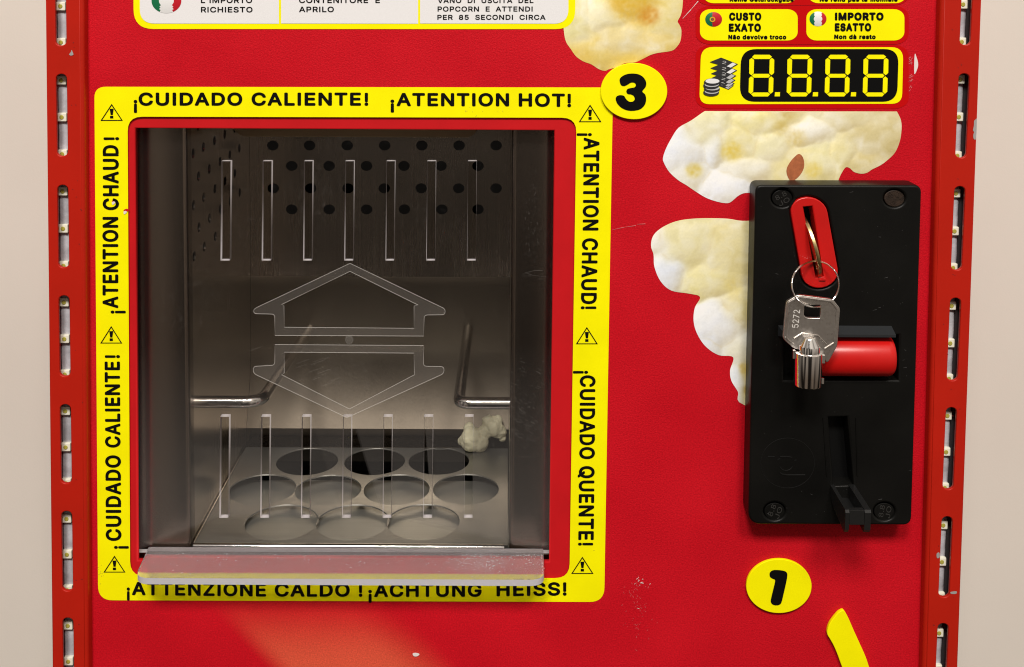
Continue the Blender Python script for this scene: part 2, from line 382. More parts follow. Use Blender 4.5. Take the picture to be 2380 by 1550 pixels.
# door skin with the window cut out
WIN_Y = [(296.5, 271), (1340, 273.5), (1323.5, 1344), (302.5, 1339)]            # edge of the yellow label, inside
hole = rquad([(WIN_Y[0][0] - 3, WIN_Y[0][1] - 3), (WIN_Y[1][0] + 3, WIN_Y[1][1] - 3), (WIN_Y[2][0] + 3, WIN_Y[2][1] + 3), (WIN_Y[3][0] - 3, WIN_Y[3][1] + 3)], 34)
cp_hole = [(1772, 445), (2125, 445), (2103, 1205), (1756, 1205)]
def dl(v): return 195.5 + 9.5 * v / 1400
def dr(v): return 2185 - 33 * v / 1300
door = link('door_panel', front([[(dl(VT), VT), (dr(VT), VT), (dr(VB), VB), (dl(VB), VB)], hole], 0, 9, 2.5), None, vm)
# soft-edged orange band mixed into the lower door's red, fainter towards its top
def door_material():
    m = mat('red_vinyl_banded', RED, .45, spec=.13, bump=(1700, .5, .00035)); n = m.node_tree; b = n.nodes['Principled BSDF']
    t = n.nodes.new('ShaderNodeTexCoord'); sx = n.nodes.new('ShaderNodeSeparateXYZ'); n.links.new(t.outputs['Object'], sx.inputs[0])
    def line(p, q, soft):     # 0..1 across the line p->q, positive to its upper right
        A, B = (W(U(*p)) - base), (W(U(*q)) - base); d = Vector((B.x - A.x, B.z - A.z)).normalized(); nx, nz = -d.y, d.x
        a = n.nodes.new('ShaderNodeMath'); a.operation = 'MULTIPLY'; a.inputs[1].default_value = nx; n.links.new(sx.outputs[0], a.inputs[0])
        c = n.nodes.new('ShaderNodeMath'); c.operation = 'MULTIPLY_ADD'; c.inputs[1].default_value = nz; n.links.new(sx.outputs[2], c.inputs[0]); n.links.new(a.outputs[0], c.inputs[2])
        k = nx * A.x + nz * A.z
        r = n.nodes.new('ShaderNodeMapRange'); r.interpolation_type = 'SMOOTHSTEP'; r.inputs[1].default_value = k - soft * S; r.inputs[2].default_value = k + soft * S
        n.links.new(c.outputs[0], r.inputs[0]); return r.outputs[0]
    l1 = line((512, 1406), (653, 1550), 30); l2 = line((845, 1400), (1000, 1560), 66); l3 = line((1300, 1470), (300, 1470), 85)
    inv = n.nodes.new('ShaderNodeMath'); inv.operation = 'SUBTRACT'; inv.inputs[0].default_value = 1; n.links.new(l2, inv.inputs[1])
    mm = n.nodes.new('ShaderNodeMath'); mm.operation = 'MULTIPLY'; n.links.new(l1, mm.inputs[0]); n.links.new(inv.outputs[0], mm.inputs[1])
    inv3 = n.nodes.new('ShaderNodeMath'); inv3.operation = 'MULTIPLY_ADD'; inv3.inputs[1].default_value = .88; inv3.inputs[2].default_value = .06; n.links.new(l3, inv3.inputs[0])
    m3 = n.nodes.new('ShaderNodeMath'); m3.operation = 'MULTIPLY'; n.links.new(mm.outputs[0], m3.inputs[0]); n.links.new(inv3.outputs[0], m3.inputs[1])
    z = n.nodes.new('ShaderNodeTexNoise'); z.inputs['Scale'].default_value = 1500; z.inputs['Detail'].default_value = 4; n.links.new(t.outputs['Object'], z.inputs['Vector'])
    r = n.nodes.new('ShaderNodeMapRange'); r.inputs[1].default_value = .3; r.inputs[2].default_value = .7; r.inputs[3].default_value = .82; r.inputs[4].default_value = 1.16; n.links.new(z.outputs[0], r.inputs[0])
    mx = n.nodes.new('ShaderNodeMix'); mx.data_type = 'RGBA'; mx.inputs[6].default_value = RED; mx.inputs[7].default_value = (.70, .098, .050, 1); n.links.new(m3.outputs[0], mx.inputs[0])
    zl = n.nodes.new('ShaderNodeTexNoise'); zl.inputs['Scale'].default_value = 24; zl.inputs['Detail'].default_value = 5; n.links.new(t.outputs['Object'], zl.inputs['Vector'])
    rl = n.nodes.new('ShaderNodeMapRange'); rl.inputs[1].default_value = .3; rl.inputs[2].default_value = .7; rl.inputs[3].default_value = .92; rl.inputs[4].default_value = 1.06; n.links.new(zl.outputs[0], rl.inputs[0])
    rr = n.nodes.new('ShaderNodeMapRange'); rr.inputs[1].default_value = .35; rr.inputs[2].default_value = .7; rr.inputs[3].default_value = .36; rr.inputs[4].default_value = .54; n.links.new(zl.outputs[0], rr.inputs[0]); n.links.new(rr.outputs[0], b.inputs['Roughness'])
    pr = n.nodes.new('ShaderNodeMath'); pr.operation = 'MULTIPLY'; n.links.new(r.outputs[0], pr.inputs[0]); n.links.new(rl.outputs[0], pr.inputs[1])
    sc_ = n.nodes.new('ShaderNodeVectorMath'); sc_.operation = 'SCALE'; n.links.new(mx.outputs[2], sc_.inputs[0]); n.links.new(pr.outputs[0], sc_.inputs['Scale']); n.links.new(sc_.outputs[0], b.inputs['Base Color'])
    return m
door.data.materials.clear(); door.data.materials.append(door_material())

# red bezel sheet round the window
bez = [rquad([(286, 258), (1352, 260), (1336, 1356), (290, 1352)], 20), [(315, 297.5), (1288, 303), (1276.5, 1306), (319.6, 1303)]]
link('window_bezel', front(bez, 5, 20, 2.5), m_bezel, vm)

# corner columns with slots and the strip of light-emitting diodes behind them
Lt = [-86, 172, 430, 687, 940, 1188, 1436]; Lb = [106, 363, 622, 875, 1124, 1374, 1620]
Rt = [-88, 171, 433, 692.5, 947, 1200.6, 1449]; Rb = [104.5, 367, 628, 885, 1138, 1388.5, 1636]
Lled = [14, 98, 186, 271.5, 357, 443.5, 530, 616, 701, 786, 868, 953, 1037, 1120, 1203, 1286, 1368, 1451, 1534]
Rled = [10, 97, 184, 271, 361, 448, 536, 621, 709, 796, 878, 964, 1048, 1131, 1218, 1303, 1384, 1468, 1552]
led_proto = None
for side, T, B, LV in ((-1, Lt, Lb, Lled), (1, Rt, Rb, Rled)):
    g = lambda v, e: colx(side, v, e)
    outl = [(g(VT, 'out'), VT), (g(VT, 'in'), VT), (g(VB, 'in'), VB), (g(VB, 'out'), VB)]
    loops = [outl] + [pill(g(a, 'mid'), a, b, 25, g(b, 'mid')) for a, b in zip(T, B)]
    cme = front(loops, -28, -18, 2.0, 2)
    # folded inner edge of the column
    i0, i1 = U(g(VT, 'in'), VT, -28), U(g(VB, 'in'), VB, -28)
    bm = bmesh.new(); bm.from_mesh(cme); t = 6 * side
    prof = [(0, 2, -20), ] 
    fold = []
    for P in (i0, i1):
        ring = []
        for k in range(7):                                # rounded fold, then straight back to the door
            a = math.pi / 2 * k / 6; ring.append((P.x - side * (-1.5 + 9 * math.sin(a)), -19 - 9 * math.cos(a) + 1.2, P.z))
        ring += [(P.x - side * 7.5, 14, P.z), (P.x - side * 1.0, 14, P.z), (P.x + side * 2.0, -15, P.z)]
        fold.append(ring)
    poly_prism(bm, fold[0], fold[1])
    me = bpy.data.meshes.new('column'); bmesh.ops.recalc_face_normals(bm, faces=bm.faces[:]); bm.to_mesh(me); bm.free()
    colm = link('corner_column', me, m_column, vm, 40)
    sh = -9 if side < 0 else 0                             # the tape is not stuck quite centrally
    m0, m1 = U(g(VT, 'mid'), VT, -28), U(g(VB, 'mid'), VB, -28)
    bm = bmesh.new()
    poly_prism(bm, [(m0.x - 34, 12, m0.z), (m0.x + 34, 12, m0.z), (m1.x + 34, 12, m1.z), (m1.x - 34, 12, m1.z)], [(m0.x - 34, 16, m0.z), (m0.x + 34, 16, m0.z), (m1.x + 34, 16, m1.z), (m1.x - 34, 16, m1.z)])
    link('grey_backing', bm_mesh(bm), m_channel, colm)
    bm = bmesh.new(); n = 90                               # wavy silicone tape
    pts = []
    for k in range(n + 1):
        p = m0.lerp(m1, k / n); pts.append((p.x + sh + random.uniform(-.6, .6), 7 + random.uniform(-1.2, 1.2), p.z))
    prev = None
    for p in pts:
        cur = [bm.verts.new(W((p[0] + 12.5 * math.cos(a), p[1] - 5 * math.sin(a), p[2]))) for a in [math.pi * k / 8 for k in range(9)]]
        if prev:
            for k in range(8): bm.faces.new((prev[k], prev[k + 1], cur[k + 1], cur[k]))
        prev = cur
    link('light_strip', bm_mesh(bm), m_tape, colm, 60)
    for v in LV:
        p = U(g(v, 'mid') + (0 if side < 0 else 0), v, -28); x, z = p.x + sh, U(g(v, 'mid'), v, 0).z
        bm = bmesh.new(); box(bm, x - 11, x + 11, -6, 4, z - 10, z + 10, 2.0)
        nb = len(bm.faces); lathe(bm, (x, -6.5, z), (x, -7.4, z), [(0, 5.2), (.6, 4.9), (1, 4.0)], 20)
        bmesh.ops.recalc_face_normals(bm, faces=bm.faces[:])
        for f in bm.faces: f.material_index = 1 if f.calc_center_median().y < -6.3 * S else 0
        me = bpy.data.meshes.new('led'); bm.to_mesh(me); bm.free()
        link('light_diode', me, [m_ledbody, m_ledchip], colm)

def blob_poly(px, y, m, parent, name, props=None):
    return link(name, front([px], y), m, parent, None, props)

# ------------------------------------------------------------------ printed labels on the door
Y1, Y2, Y3, Y4 = -.9, -1.6, -2.2, -2.8
# instruction panel
pan = link('instruction_panel', front([rquad([(310, VT), (1337, VT), (1337, 67.5), (310.5, 67.2)], [0, 0, 46, 46], 8)], Y1), m_yellow, vm)
for a, b, name in ((325, 648.4, 'white_field'), (653.2, 971.8, 'white_field'), (976.4, 1321, 'white_field')):
    rr = [0, 0, 34 if b > 1300 else 0, 34 if a < 330 else 0]
    link(name, front([rquad([(a, VT), (b, VT), (b, 55), (a, 54.4)], rr, 8)], Y2), m_white, pan)
for s, x0, x1, b, h in (("L'IMPORTO", 467, 586, 6.6, 12.6), ("RICHIESTO", 467, 587, 28.4, 12.6), ("CONTENITORE  E", 695, 883, 6.6, 12.6), ("APRILO", 695, 776, 27.8, 12.6),
                        ("VANO  DI  USCITA  DEL", 1017, 1240, 6.6, 11.6), ("POPCORN  E  ATTENDI", 1017, 1238, 26.4, 11.6), ("PER  85  SECONDI  CIRCA", 1016.5, 1268, 45.6, 11.4)):
    text(s, (x0, b), (x1 - x0, 0), (0, -h), Y3, m_black, pan, .018, spacing=1.08)
def flag(cx, cy, rx, ry, bands, parent, y):
    """domed flag button: vertical bands, real slight dome"""
    bm = bmesh.new(); n = 40; rings = []
    for k in range(7):
        a = k / 6; rings.append([(cx + rx * a * math.cos(2 * math.pi * i / n), cy + ry * a * math.sin(2 * math.pi * i / n), y - 2.5 * (1 - a * a)) for i in range(n)])
    vs = [[bm.verts.new(W(U(p[0], p[1], p[2]))) for p in r] for r in rings[1:]]; c = bm.verts.new(W(U(*rings[0][0])))
    fs = []
    for i in range(n): fs.append((bm.faces.new((c, vs[0][i], vs[0][(i + 1) % n])), cx + rx * .1 * math.cos(2 * math.pi * (i + .5) / n)))
    for k in range(5):
        for i in range(n): fs.append((bm.faces.new((vs[k][i], vs[k + 1][i], vs[k + 1][(i + 1) % n], vs[k][(i + 1) % n])), cx + rx * ((k + 1.5) / 6) * math.cos(2 * math.pi * (i + .5) / n)))
    mats = []
    for f, x in fs:
        t = (x - cx) / rx
        for j, (lim, m) in enumerate(bands):
            if m not in mats: mats.append(m)
            if t <= lim: f.material_index = mats.index(m); break
    bmesh.ops.recalc_face_normals(bm, faces=bm.faces[:])
    if sum(f.normal.y for f in bm.faces) > 0:
        for f in bm.faces: f.normal_flip()
    me = bpy.data.meshes.new('flag'); bm.to_mesh(me); bm.free()
    o = link('flag', me, mats, parent)
    for p in me.polygons: p.use_smooth = True
    return o
IT = [(-.42, m_green), (.42, m_flagwhite), (2, m_flagred)]; PT = [(-.15, m_green), (2, m_flagred)]
flag(386.7, 1.5, 34.7, 29, IT, pan, Y3)

# popcorn pictures
def popcorn_print(outline, lobes, patches, seed):
    """printed photograph of popcorn: overlapping lobes (x, y, rx, ry, height, tint) with creases between them, patches of yellow hull"""
    from mathutils import noise
    pts = [Vector(p) for p in outline]; xs = [p.x for p in pts]; ys = [p.y for p in pts]; st = 2.5
    vs = list(pts); N = len(pts)
    y = min(ys); row = 0
    while y < max(ys):
        x = min(xs) + (st / 2 if row % 2 else 0)
        while x < max(xs): vs.append(Vector((x, y))); x += st
        y += st * .86; row += 1
    r = delaunay_2d_cdt(vs, [], [list(range(N))], 1, 1e-4)
    V, Fs = r[0], r[2]
    def field(x, y):
        wx = 9 * noise.noise(Vector((x / 34, y / 34, seed))) + 1.6 * noise.noise(Vector((x / 11, y / 11, seed + 4))); wy = 9 * noise.noise(Vector((x / 34, y / 34, seed + 9))) + 1.6 * noise.noise(Vector((x / 11, y / 11, seed + 14)))
        x += wx; y += wy; a = b = -1e9; se = 1e-9
        acc = Vector((0, 0, 0)); ws = 0
        for lx, ly, rx, ry, hh, tint in lobes:
            q = 1 - ((x - lx) / rx) ** 2 - ((y - ly) / ry) ** 2; h = hh * q; se += math.exp(max(-40, min(40, h * .20)))
            k = math.exp(max(-30, min(30, q * 2.6))); acc += Vector(tint) * k; ws += k
            if h > a: a, b = h, a
            elif h > b: b = h
        return a, b, acc / ws, math.log(se) / .20
    def colour(p):
        a, b, tint, a_s = field(p.x, p.y); ax = field(p.x + 2, p.y)[3]; ay = field(p.x, p.y + 2)[3]
        gx, gy = (ax - a_s) / 2, (ay - a_s) / 2
        e = max(-1.0, min(1.0, (.55 * gx + .85 * gy) * .62)); crease = math.exp(-max(0, a - b) / (3.6 + 4 * abs(noise.noise(Vector((p.x / 40, p.y / 40, seed + 50))))))
        fo = noise.fractal(Vector((p.x / 48 + .4 * noise.noise(Vector((p.x / 25, p.y / 25, seed))), p.y / 40, seed + 70)), 1.0, 2.0, 3); tint = tint.lerp(Vector((244, 243, 236)), max(0, min(1, .30 + .8 * fo)) * .6); c = tint * (1 + .11 * e) * (1 + .05 * min(0, fo + .2)); vis = max(.12, min(1, .55 + 1.5 * noise.noise(Vector((p.x / 28, p.y / 28, seed + 30)))))
        c = c.lerp(Vector((200, 170, 96)), min(1, .20 * crease * vis + max(0, -e) * .30))
        for bx, by, br, bc, k_ in patches:
            dd = ((p.x - bx) ** 2 + ((p.y - by) * 1.15) ** 2) / (br * br); c = c.lerp(Vector(bc), math.exp(-dd * dd) * k_ * (.75 + .5 * noise.noise(Vector((p.x / 9, p.y / 9, seed)))))
        return c * (1 + .025 * noise.noise(Vector((p.x / 4, p.y / 4, seed))))
    me = bpy.data.meshes.new('popcorn'); me.from_pydata([W(U(v.x, v.y, Y1 + .3)) for v in V], [], [list(f) for f in Fs])
    a = me.color_attributes.new('print', 'FLOAT_COLOR', 'POINT')
    for i, v in enumerate(V):
        c = colour(Vector((v.x, v.y))); a.data[i].color = (lin(max(0, min(252, c.x))), lin(max(0, min(252, c.y))), lin(max(0, min(252, c.z))), 1)
    bm = bmesh.new(); bm.from_mesh(me); bm.normal_update()
    for f in bm.faces:
        if f.normal.y > 0: f.normal_flip()
    bm.to_mesh(me); bm.free()
    return link('popcorn_picture', me, m_popprint, vm)
def z3(pts): return [(1191.3 + x * .24103, y * .24103) for x, y in pts]
def z4(pts): return [(1576.7 + x * .31652, y * .31652) for x, y in pts]
YE = (228, 196, 96); WH = (238, 238, 240); CR = (232, 222, 170); GO = (222, 180, 62); OR = (214, 150, 50); BE = (206, 190, 138)
o1 = catmull(z3([(480, -250), (480, 100), (495, 300), (515, 400), (560, 470), (610, 540), (680, 590), (760, 620), (830, 665), (890, 683), (935, 665), (1000, 650), (1080, 610), (1180, 600), (1260, 565), (1330, 530), (1400, 510), (1530, 490), (1580, 455), (1620, 390), (1628, 290), (1610, 240), (1592, 205), (1620, 150), (1638, 70), (1640, -60), (1600, -250)]), 4)
WB = (234, 238, 246)
b1 = [(1405, 40, 48, 40, 30, (236, 228, 186)), (1335, 60, 44, 50, 26, (234, 226, 170)), (1445, 92, 74, 42, 30, (228, 210, 146)), (1375, 125, 78, 46, 24, (226, 202, 116)), (1548, 40, 54, 62, 28, (228, 212, 142)), (1525, 108, 62, 40, 24, (226, 202, 122)), (1470, 142, 70, 30, 18, (222, 194, 100)), (1475, 0, 66, 48, 34, (222, 182, 70))]
popcorn_print(o1, b1, [(1470, 8, 52, (216, 176, 58), .8), (1508, 36, 26, (206, 138, 44), .75), (1340, 140, 40, (220, 184, 82), .5)], 1)
o2 = [(1638, 258)] + [(2084.7, 259)] + catmull(z4([(1605, 818), (1635, 885), (1638, 960), (1625, 1040), (1590, 1120), (1530, 1180), (1480, 1215), (1420, 1245), (1385, 1268), (1340, 1275), (1290, 1262), (1260, 1235), (1230, 1228), (1205, 1260), (1180, 1310), (1150, 1400)]), 4, False) \
    + catmull([(1790, 452), (1740, 448), (1719, 453), (1699, 469), (1687, 472), (1665, 468), (1640, 459), (1614, 443), (1595, 430), (1577, 419), (1556, 400), (1543, 378), (1541, 366), (1548, 345), (1560, 322), (1577, 297), (1606, 280), (1636, 259)], 4, False)[:-1]
b2 = [(1585, 350, 58, 62, 34, WB), (1640, 300, 56, 46, 28, (232, 226, 182)), (1660, 345, 30, 46, 30, WB), (1600, 405, 52, 40, 26, (236, 234, 222)), (1690, 440, 70, 44, 34, (238, 240, 246)), (1712, 335, 62, 44, 24, (232, 222, 166)), (1740, 392, 62, 36, 30, (238, 234, 214)), (1788, 345, 48, 40, 28, (236, 230, 190)), (1765, 285, 56, 30, 22, (232, 222, 160)),
      (1886, 305, 62, 36, 38, (244, 242, 228)), (1830, 268, 42, 26, 20, (222, 204, 132)), (1965, 272, 76, 34, 28, (228, 218, 176)), (2045, 318, 84, 58, 30, (208, 194, 142)), (1958, 362, 34, 58, 32, (228, 218, 164)), (1905, 380, 44, 52, 28, (232, 224, 170)), (2012, 385, 60, 36, 26, (212, 198, 146)), (1840, 400, 60, 50, 20, (228, 216, 160))]
pp2 = popcorn_print(o2, b2, [(1702, 352, 26, (222, 196, 84), .85), (1613, 396, 20, (212, 188, 84), .85), (1850, 322, 26, (212, 186, 98), .6), (1815, 300, 20, (206, 182, 96), .6), (1890, 395, 22, (222, 196, 90), .7), (1830, 262, 16, (196, 168, 90), .7)], 2)
link('hull_flake', front([catmull(z4([(885, 1130), (912, 1150), (925, 1200), (915, 1250), (880, 1300), (830, 1330), (800, 1290), (795, 1240), (820, 1190), (855, 1150)]), 4)], Y1 - .3), mat('brown_hull_print', srgb(168, 96, 58), .5, var=(500, .2)), pp2)
o3 = catmull([(1860, 500), (1740, 513), (1690, 508), (1630, 507), (1580, 512), (1545, 525), (1520, 545), (1513, 570), (1519, 592), (1521, 620), (1535, 653), (1560, 675), (1600, 682), (1627, 690), (1615, 715), (1612, 745), (1620, 775), (1640, 805), (1670, 825), (1704, 830), (1697, 860), (1700, 885), (1715, 910), (1728, 940), (1860, 960)], 5)
b3 = [(1600, 565, 84, 62, 34, (230, 222, 174)), (1705, 585, 84, 80, 36, (226, 214, 158)), (1548, 632, 44, 52, 28, (230, 236, 248)), (1530, 562, 26, 30, 16, (240, 240, 236)), (1650, 650, 66, 44, 28, (232, 222, 160)), (1668, 758, 66, 58, 36, (236, 238, 242)), (1728, 715, 48, 50, 28, (226, 212, 150)), (1640, 806, 48, 34, 24, (224, 230, 242)), (1722, 815, 44, 42, 26, (232, 228, 204)), (1714, 885, 26, 52, 24, (226, 232, 240)), (1745, 890, 26, 60, 20, (214, 190, 104))]
popcorn_print(o3, b3, [(1733, 855, 16, (204, 172, 70), .8), (1738, 905, 12, (168, 134, 48), .8), (1705, 660, 26, (222, 202, 112), .5)], 3)

# yellow warning label round the window
wl = link('warning_label', front([rquad([(219.3, 201.5), (1424.8, 203.2), (1404.3, 1399), (228, 1395)], [26, 0, 34, 34], 8), rquad(WIN_Y, 34)], Y1, Y1 + .8), m_yellow, vm)
def wtext(s, p0, along, up, bold=.028): text(s, p0, along, up, Y2 - .1, m_black, wl, bold, spacing=1.10)
wtext('CUIDADO CALIENTE', (322, 245.2), (517, 0), (0, -30.3)); wtext('!', (847, 245.4), (9, 0), (0, -30)); wtext('¡', (310.5, 255.4), (8.5, 0), (0, -30))
wtext('ATENTION', (921.5, 246.2), (261.8, .6), (0, -30.4)); wtext('HOT', (1205.6, 247.2), (107.4, 1), (0, -30.8)); wtext('!', (1318.5, 248.6), (9, 0), (0, -31)); wtext('¡', (907.4, 254.6), (9, 0), (0, -30))
# left side, reading upwards
wtext('ATENTION', (274.8, 716), (0, -212), (-36.6, 0)); wtext('CHAUD', (276, 488), (-.4, -151), (-37, 0)); wtext('!', (276.6, 325.5), (0, -7), (-36, 0)); wtext('¡', (284.4, 728.5), (0, -7), (-35, 0))
wtext('CUIDADO', (282, 1257), (-1.4, -199), (-36, 0)); wtext('CALIENTE', (280, 1040), (-1.4, -200), (-35.6, 0)); wtext('!', (278.6, 832), (0, -7), (-35, 0)); wtext('¡', (291.6, 1275.5), (0, -7), (-34, 0))
# right side, reading downwards
wtext('ATENTION', (1356.8, 319.5), (-2.6, 216), (36.8, 0)); wtext('CHAUD', (1353.2, 553.5), (-3.2, 153), (36.8, 0)); wtext('!', (1350, 711.5), (0, 7), (36, 0)); wtext('¡', (1348.2, 309), (0, 7), (35, 0))
wtext('CUIDADO', (1348, 872), (-1.6, 195), (36, 0)); wtext('QUENTE', (1346, 1083), (-2, 172), (36, 0)); wtext('!', (1343.6, 1261), (0, 7), (35, 0)); wtext('¡', (1339.4, 861.5), (0, 7), (35, 0))
# below
wtext('ATTENZIONE', (306.4, 1383), (312, 3.6), (0, -31)); wtext('CALDO', (638.5, 1386.6), (174.5, .4), (0, -31)); wtext('!', (833.8, 1387), (8.4, 0), (0, -31)); wtext('¡', (856, 1394.4), (8.5, 0), (0, -30)); wtext('¡', (294.4, 1388.6), (7.5, 0), (0, -30))
wtext('ACHTUNG', (869.4, 1387.6), (250, -.6), (0, -31)); wtext('HEISS', (1154, 1386), (148, -2), (0, -31)); wtext('!', (1308, 1384.2), (9, 0), (0, -31))
# warning triangles
for cx, y0, y1, hw in ((259.5, 241, 280.5, 26), (258.5, 757.5, 798, 25.6), (266, 1291.2, 1330.4, 25.6), (1371.5, 242.6, 283.6, 26.4), (1364, 759.6, 799.8, 25.6), (1353.6, 1293.6, 1333.6, 26)):
    k = 2.5
    tri = [(cx, y0), (cx + hw, y1), (cx - hw, y1)]; tin = [(cx, y0 + k * 1.7), (cx + hw - k * 1.55, y1 - k * .75), (cx - hw + k * 1.55, y1 - k * .75)]
    me = front([tri, tin], Y2 - .1); bm = bmesh.new(); bm.from_mesh(me); h = y1 - y0
    for lp in ([(cx - 4.6, y0 + h * .30), (cx + 4.6, y0 + h * .29), (cx + 2.6, y0 + h * .66), (cx - 2.4, y0 + h * .66)], [(cx - 3.8, y0 + h * .71), (cx + 3.6, y0 + h * .71), (cx + 3.8, y0 + h * .86), (cx - 3.8, y0 + h * .86)]):
        bm.faces.new([bm.verts.new(W(U(a, b, Y2 - .1))) for a, b in lp])
    for f in bm.faces:
        f.normal_update()
        if f.normal.y > 0: f.normal_flip()
    bm.to_mesh(me); bm.free(); link('warning_triangle', me, m_black, wl)

# numbered badges
def badge(cx, cy, rx, ry, glyph):
    b = link('number_badge', front([ell(cx, cy, rx, ry, 64)], -9, -1, 1.2, 2), m_yellow, vm, 30)
    link('numeral', front([glyph], -9.9), m_black, b)
    return b
badge(1473.5, 212, 77.4, 65.4, catmull(z3([(1032, 775), (1045, 745), (1090, 718), (1150, 708), (1215, 716), (1262, 745), (1288, 790), (1284, 835), (1252, 880), (1280, 912), (1288, 960), (1275, 1010), (1235, 1050), (1180, 1066), (1120, 1066), (1060, 1045), (1015, 1005), (995, 960), (1003, 930), (1035, 917), (1075, 924), (1095, 955), (1125, 979), (1160, 978), (1178, 955), (1168, 925), (1140, 910), (1110, 905), (1097, 882), (1108, 858), (1140, 848), (1178, 840), (1189, 815), (1172, 797), (1140, 797), (1110, 815), (1075, 830), (1045, 818)]), 4))
def z7(pts): return [(1611.8 + x * .32269, 1226.3 + y * .32269) for x, y in pts]
badge(1810.6, 1362.6, 76, 62.6, catmull(z7([(548, 335), (556, 316), (580, 305), (620, 306), (655, 312), (673, 325), (676, 345), (670, 385), (652, 465), (635, 535), (620, 555), (595, 560), (570, 553), (557, 535), (560, 505), (577, 435), (588, 380), (570, 368), (553, 356)]), 4))
arrow_pts = z7([(965, 770), (966, 735), (983, 690), (1015, 645), (1045, 612), (1074, 597), (1092, 608), (1120, 660), (1150, 730), (1200, 840), (1240, 930), (1265, 1003), (1320, 1160), (1420, 1260), (1180, 1260), (1130, 1150), (1070, 1003), (1040, 920), (1010, 850), (985, 805)])
link('curved_pointer', front([catmull(arrow_pts, 4)], -11, -1, 1.2, 2), m_yellow, vm, 30)

# price and display stickers
st_out = []
rb = lambda y0, y1: rrect(1617, y0, 2112, y1, (34, 24), 6)
rows = link('price_label', front([rb(-88, 12)], Y1), m_deepred, vm)
link('red_backing', front([rb(13.4, 103)], Y1), m_deepred, rows); link('red_backing', front([rb(104.4, 252.5)], Y1), m_deepred, rows)
yb = []
for q, nm in (((1634, -70, 1852, 7.2), None), ((1878, -70, 2106, 7.2), None), ((1626.9, 21.2, 1854, 94), None), ((1874.2, 21.2, 2102, 94), None)):
    link('yellow_field', front([rrect(*q, (24, 20), 6)], Y2), m_yellow, rows)
H = .058
for s, x0, x1, b, h, bd in (('CUSTO', 1694.5, 1769.6, 47.6, 18.6, H), ('EXATO', 1693.8, 1768.8, 73.6, 19.2, H), ('Não devolve troco', 1692.6, 1827.6, 91.2, 10.6, H), ('IMPORTO', 1940.6, 2053.8, 47.4, 18.6, H), ('ESATTO', 1940.2, 2025, 72.6, 19, H), ('Non dà resto', 1938.8, 2035.4, 90.6, 10.6, H),
                            ('Keine Geldrückgabe', 1695.7, 1845, 3.6, 10.6, H), ('Ne rend pas la monnaie', 1905, 2086.6, 3.6, 10.6, H)):
    text(s, (x0, b), (x1 - x0, 0), (0, -h), Y3, m_black, rows, bd, spacing=1.16)
fp = flag(1658.7, 44.8, 19.6, 17, PT, rows, Y3); flag(1901.3, 43.8, 19.8, 17, IT, rows, Y3)
link('flag_emblem', front([ell(1656, 45, 6.6, 6.2, 20), ell(1656, 45, 3.8, 3.6, 20)], Y3 - 3.0), m_orange, rows)
link('yellow_field', front([rquad([(1629.5, 109), (2099.5, 109.6), (2096.4, 241), (1625.2, 242)], [28, 28, 24, 24], 6)], Y2), m_yellow, rows)
disp = link('display_field', front([rquad([(1722.5, 113.8), (2089, 113.8), (2085, 236.2), (1719, 236.2)], [36, 34, 34, 36], 8)], Y3), m_black, rows)
def zd(x, y): return (1611.8 + x * .22084, 91.1 + y * .22084)
for k in range(4):
    ox = 400.5 * k
    me = None; bm = bmesh.new()
    def seg(pts):
        f = bm.faces.new([bm.verts.new(W(U(*zd(x + ox, y), Y4))) for x, y in pts]); f.normal_update()
        if f.normal.y > 0: f.normal_flip()
    seg([(640, 163), (800, 163), (826, 184), (802, 208), (640, 208), (616, 188)])
    seg([(636, 364), (790, 364), (808, 384), (788, 404), (634, 404), (614, 384)])
    seg([(632, 560), (786, 560), (806, 578), (784, 602), (630, 602), (606, 580)])
    seg([(612, 196), (638, 218), (634, 358), (610, 380), (586, 358), (588, 216)])
    seg([(826, 196), (850, 216), (848, 354), (822, 378), (798, 358), (802, 216)])
    seg([(606, 390), (632, 408), (628, 552), (604, 576), (580, 556), (584, 412)])
    seg([(818, 390), (842, 412), (838, 552), (812, 574), (790, 552), (794, 410)])
    if k < 3: seg([(858, 557), (911, 557), (909, 601), (854, 601)])
    me = bpy.data.meshes.new('digit'); bm.to_mesh(me); bm.free(); link('display_digit', me, m_yellow, rows)
# money pictogram: fan of banknotes and a pile of coins
for k in range(6):
    o = (k * -2, (0, 65, 122, 168, 203, 226)[k]); sc_ = 1 - .05 * k
    B0 = [(290, 192), (470, 262), (395, 305), (170, 240)]; P = [zd(330 + (x - 330) * sc_ + o[0], y + o[1]) for x, y in B0]
    yy = Y3 - .16 * (6 - k)
    bm_ = link('banknote', front([P], yy), m_dgrey, rows)
    Wq = [(412, 245), (452, 262), (392, 298), (350, 285)]
    link('banknote_corner', front([[zd(330 + (x - 330) * sc_ + o[0], y + o[1]) for x, y in Wq]], yy - .05), m_flagwhite if k < 2 else m_grey, rows)
    text('2', zd(300 + o[0], 255 + o[1]), (40 * .22, 2), (2, -30 * .22), yy - .05, m_grey, rows, .0, 'banknote_mark')
for k in range(4):
    cy = 560 - k * 36; cx = 190 + (4 if k % 2 else -4)
    link('coin_edge', front([[zd(*p) for p in ell(cx, cy, 84, 40, 24)]], Y3 - 1.3 - .12 * k), m_dgrey, rows)
    link('coin_face', front([[zd(*p) for p in ell(cx + 6, cy - 12, 74, 26, 24)]], Y3 - 1.35 - .12 * k), m_flagwhite if k == 3 else m_grey, rows)

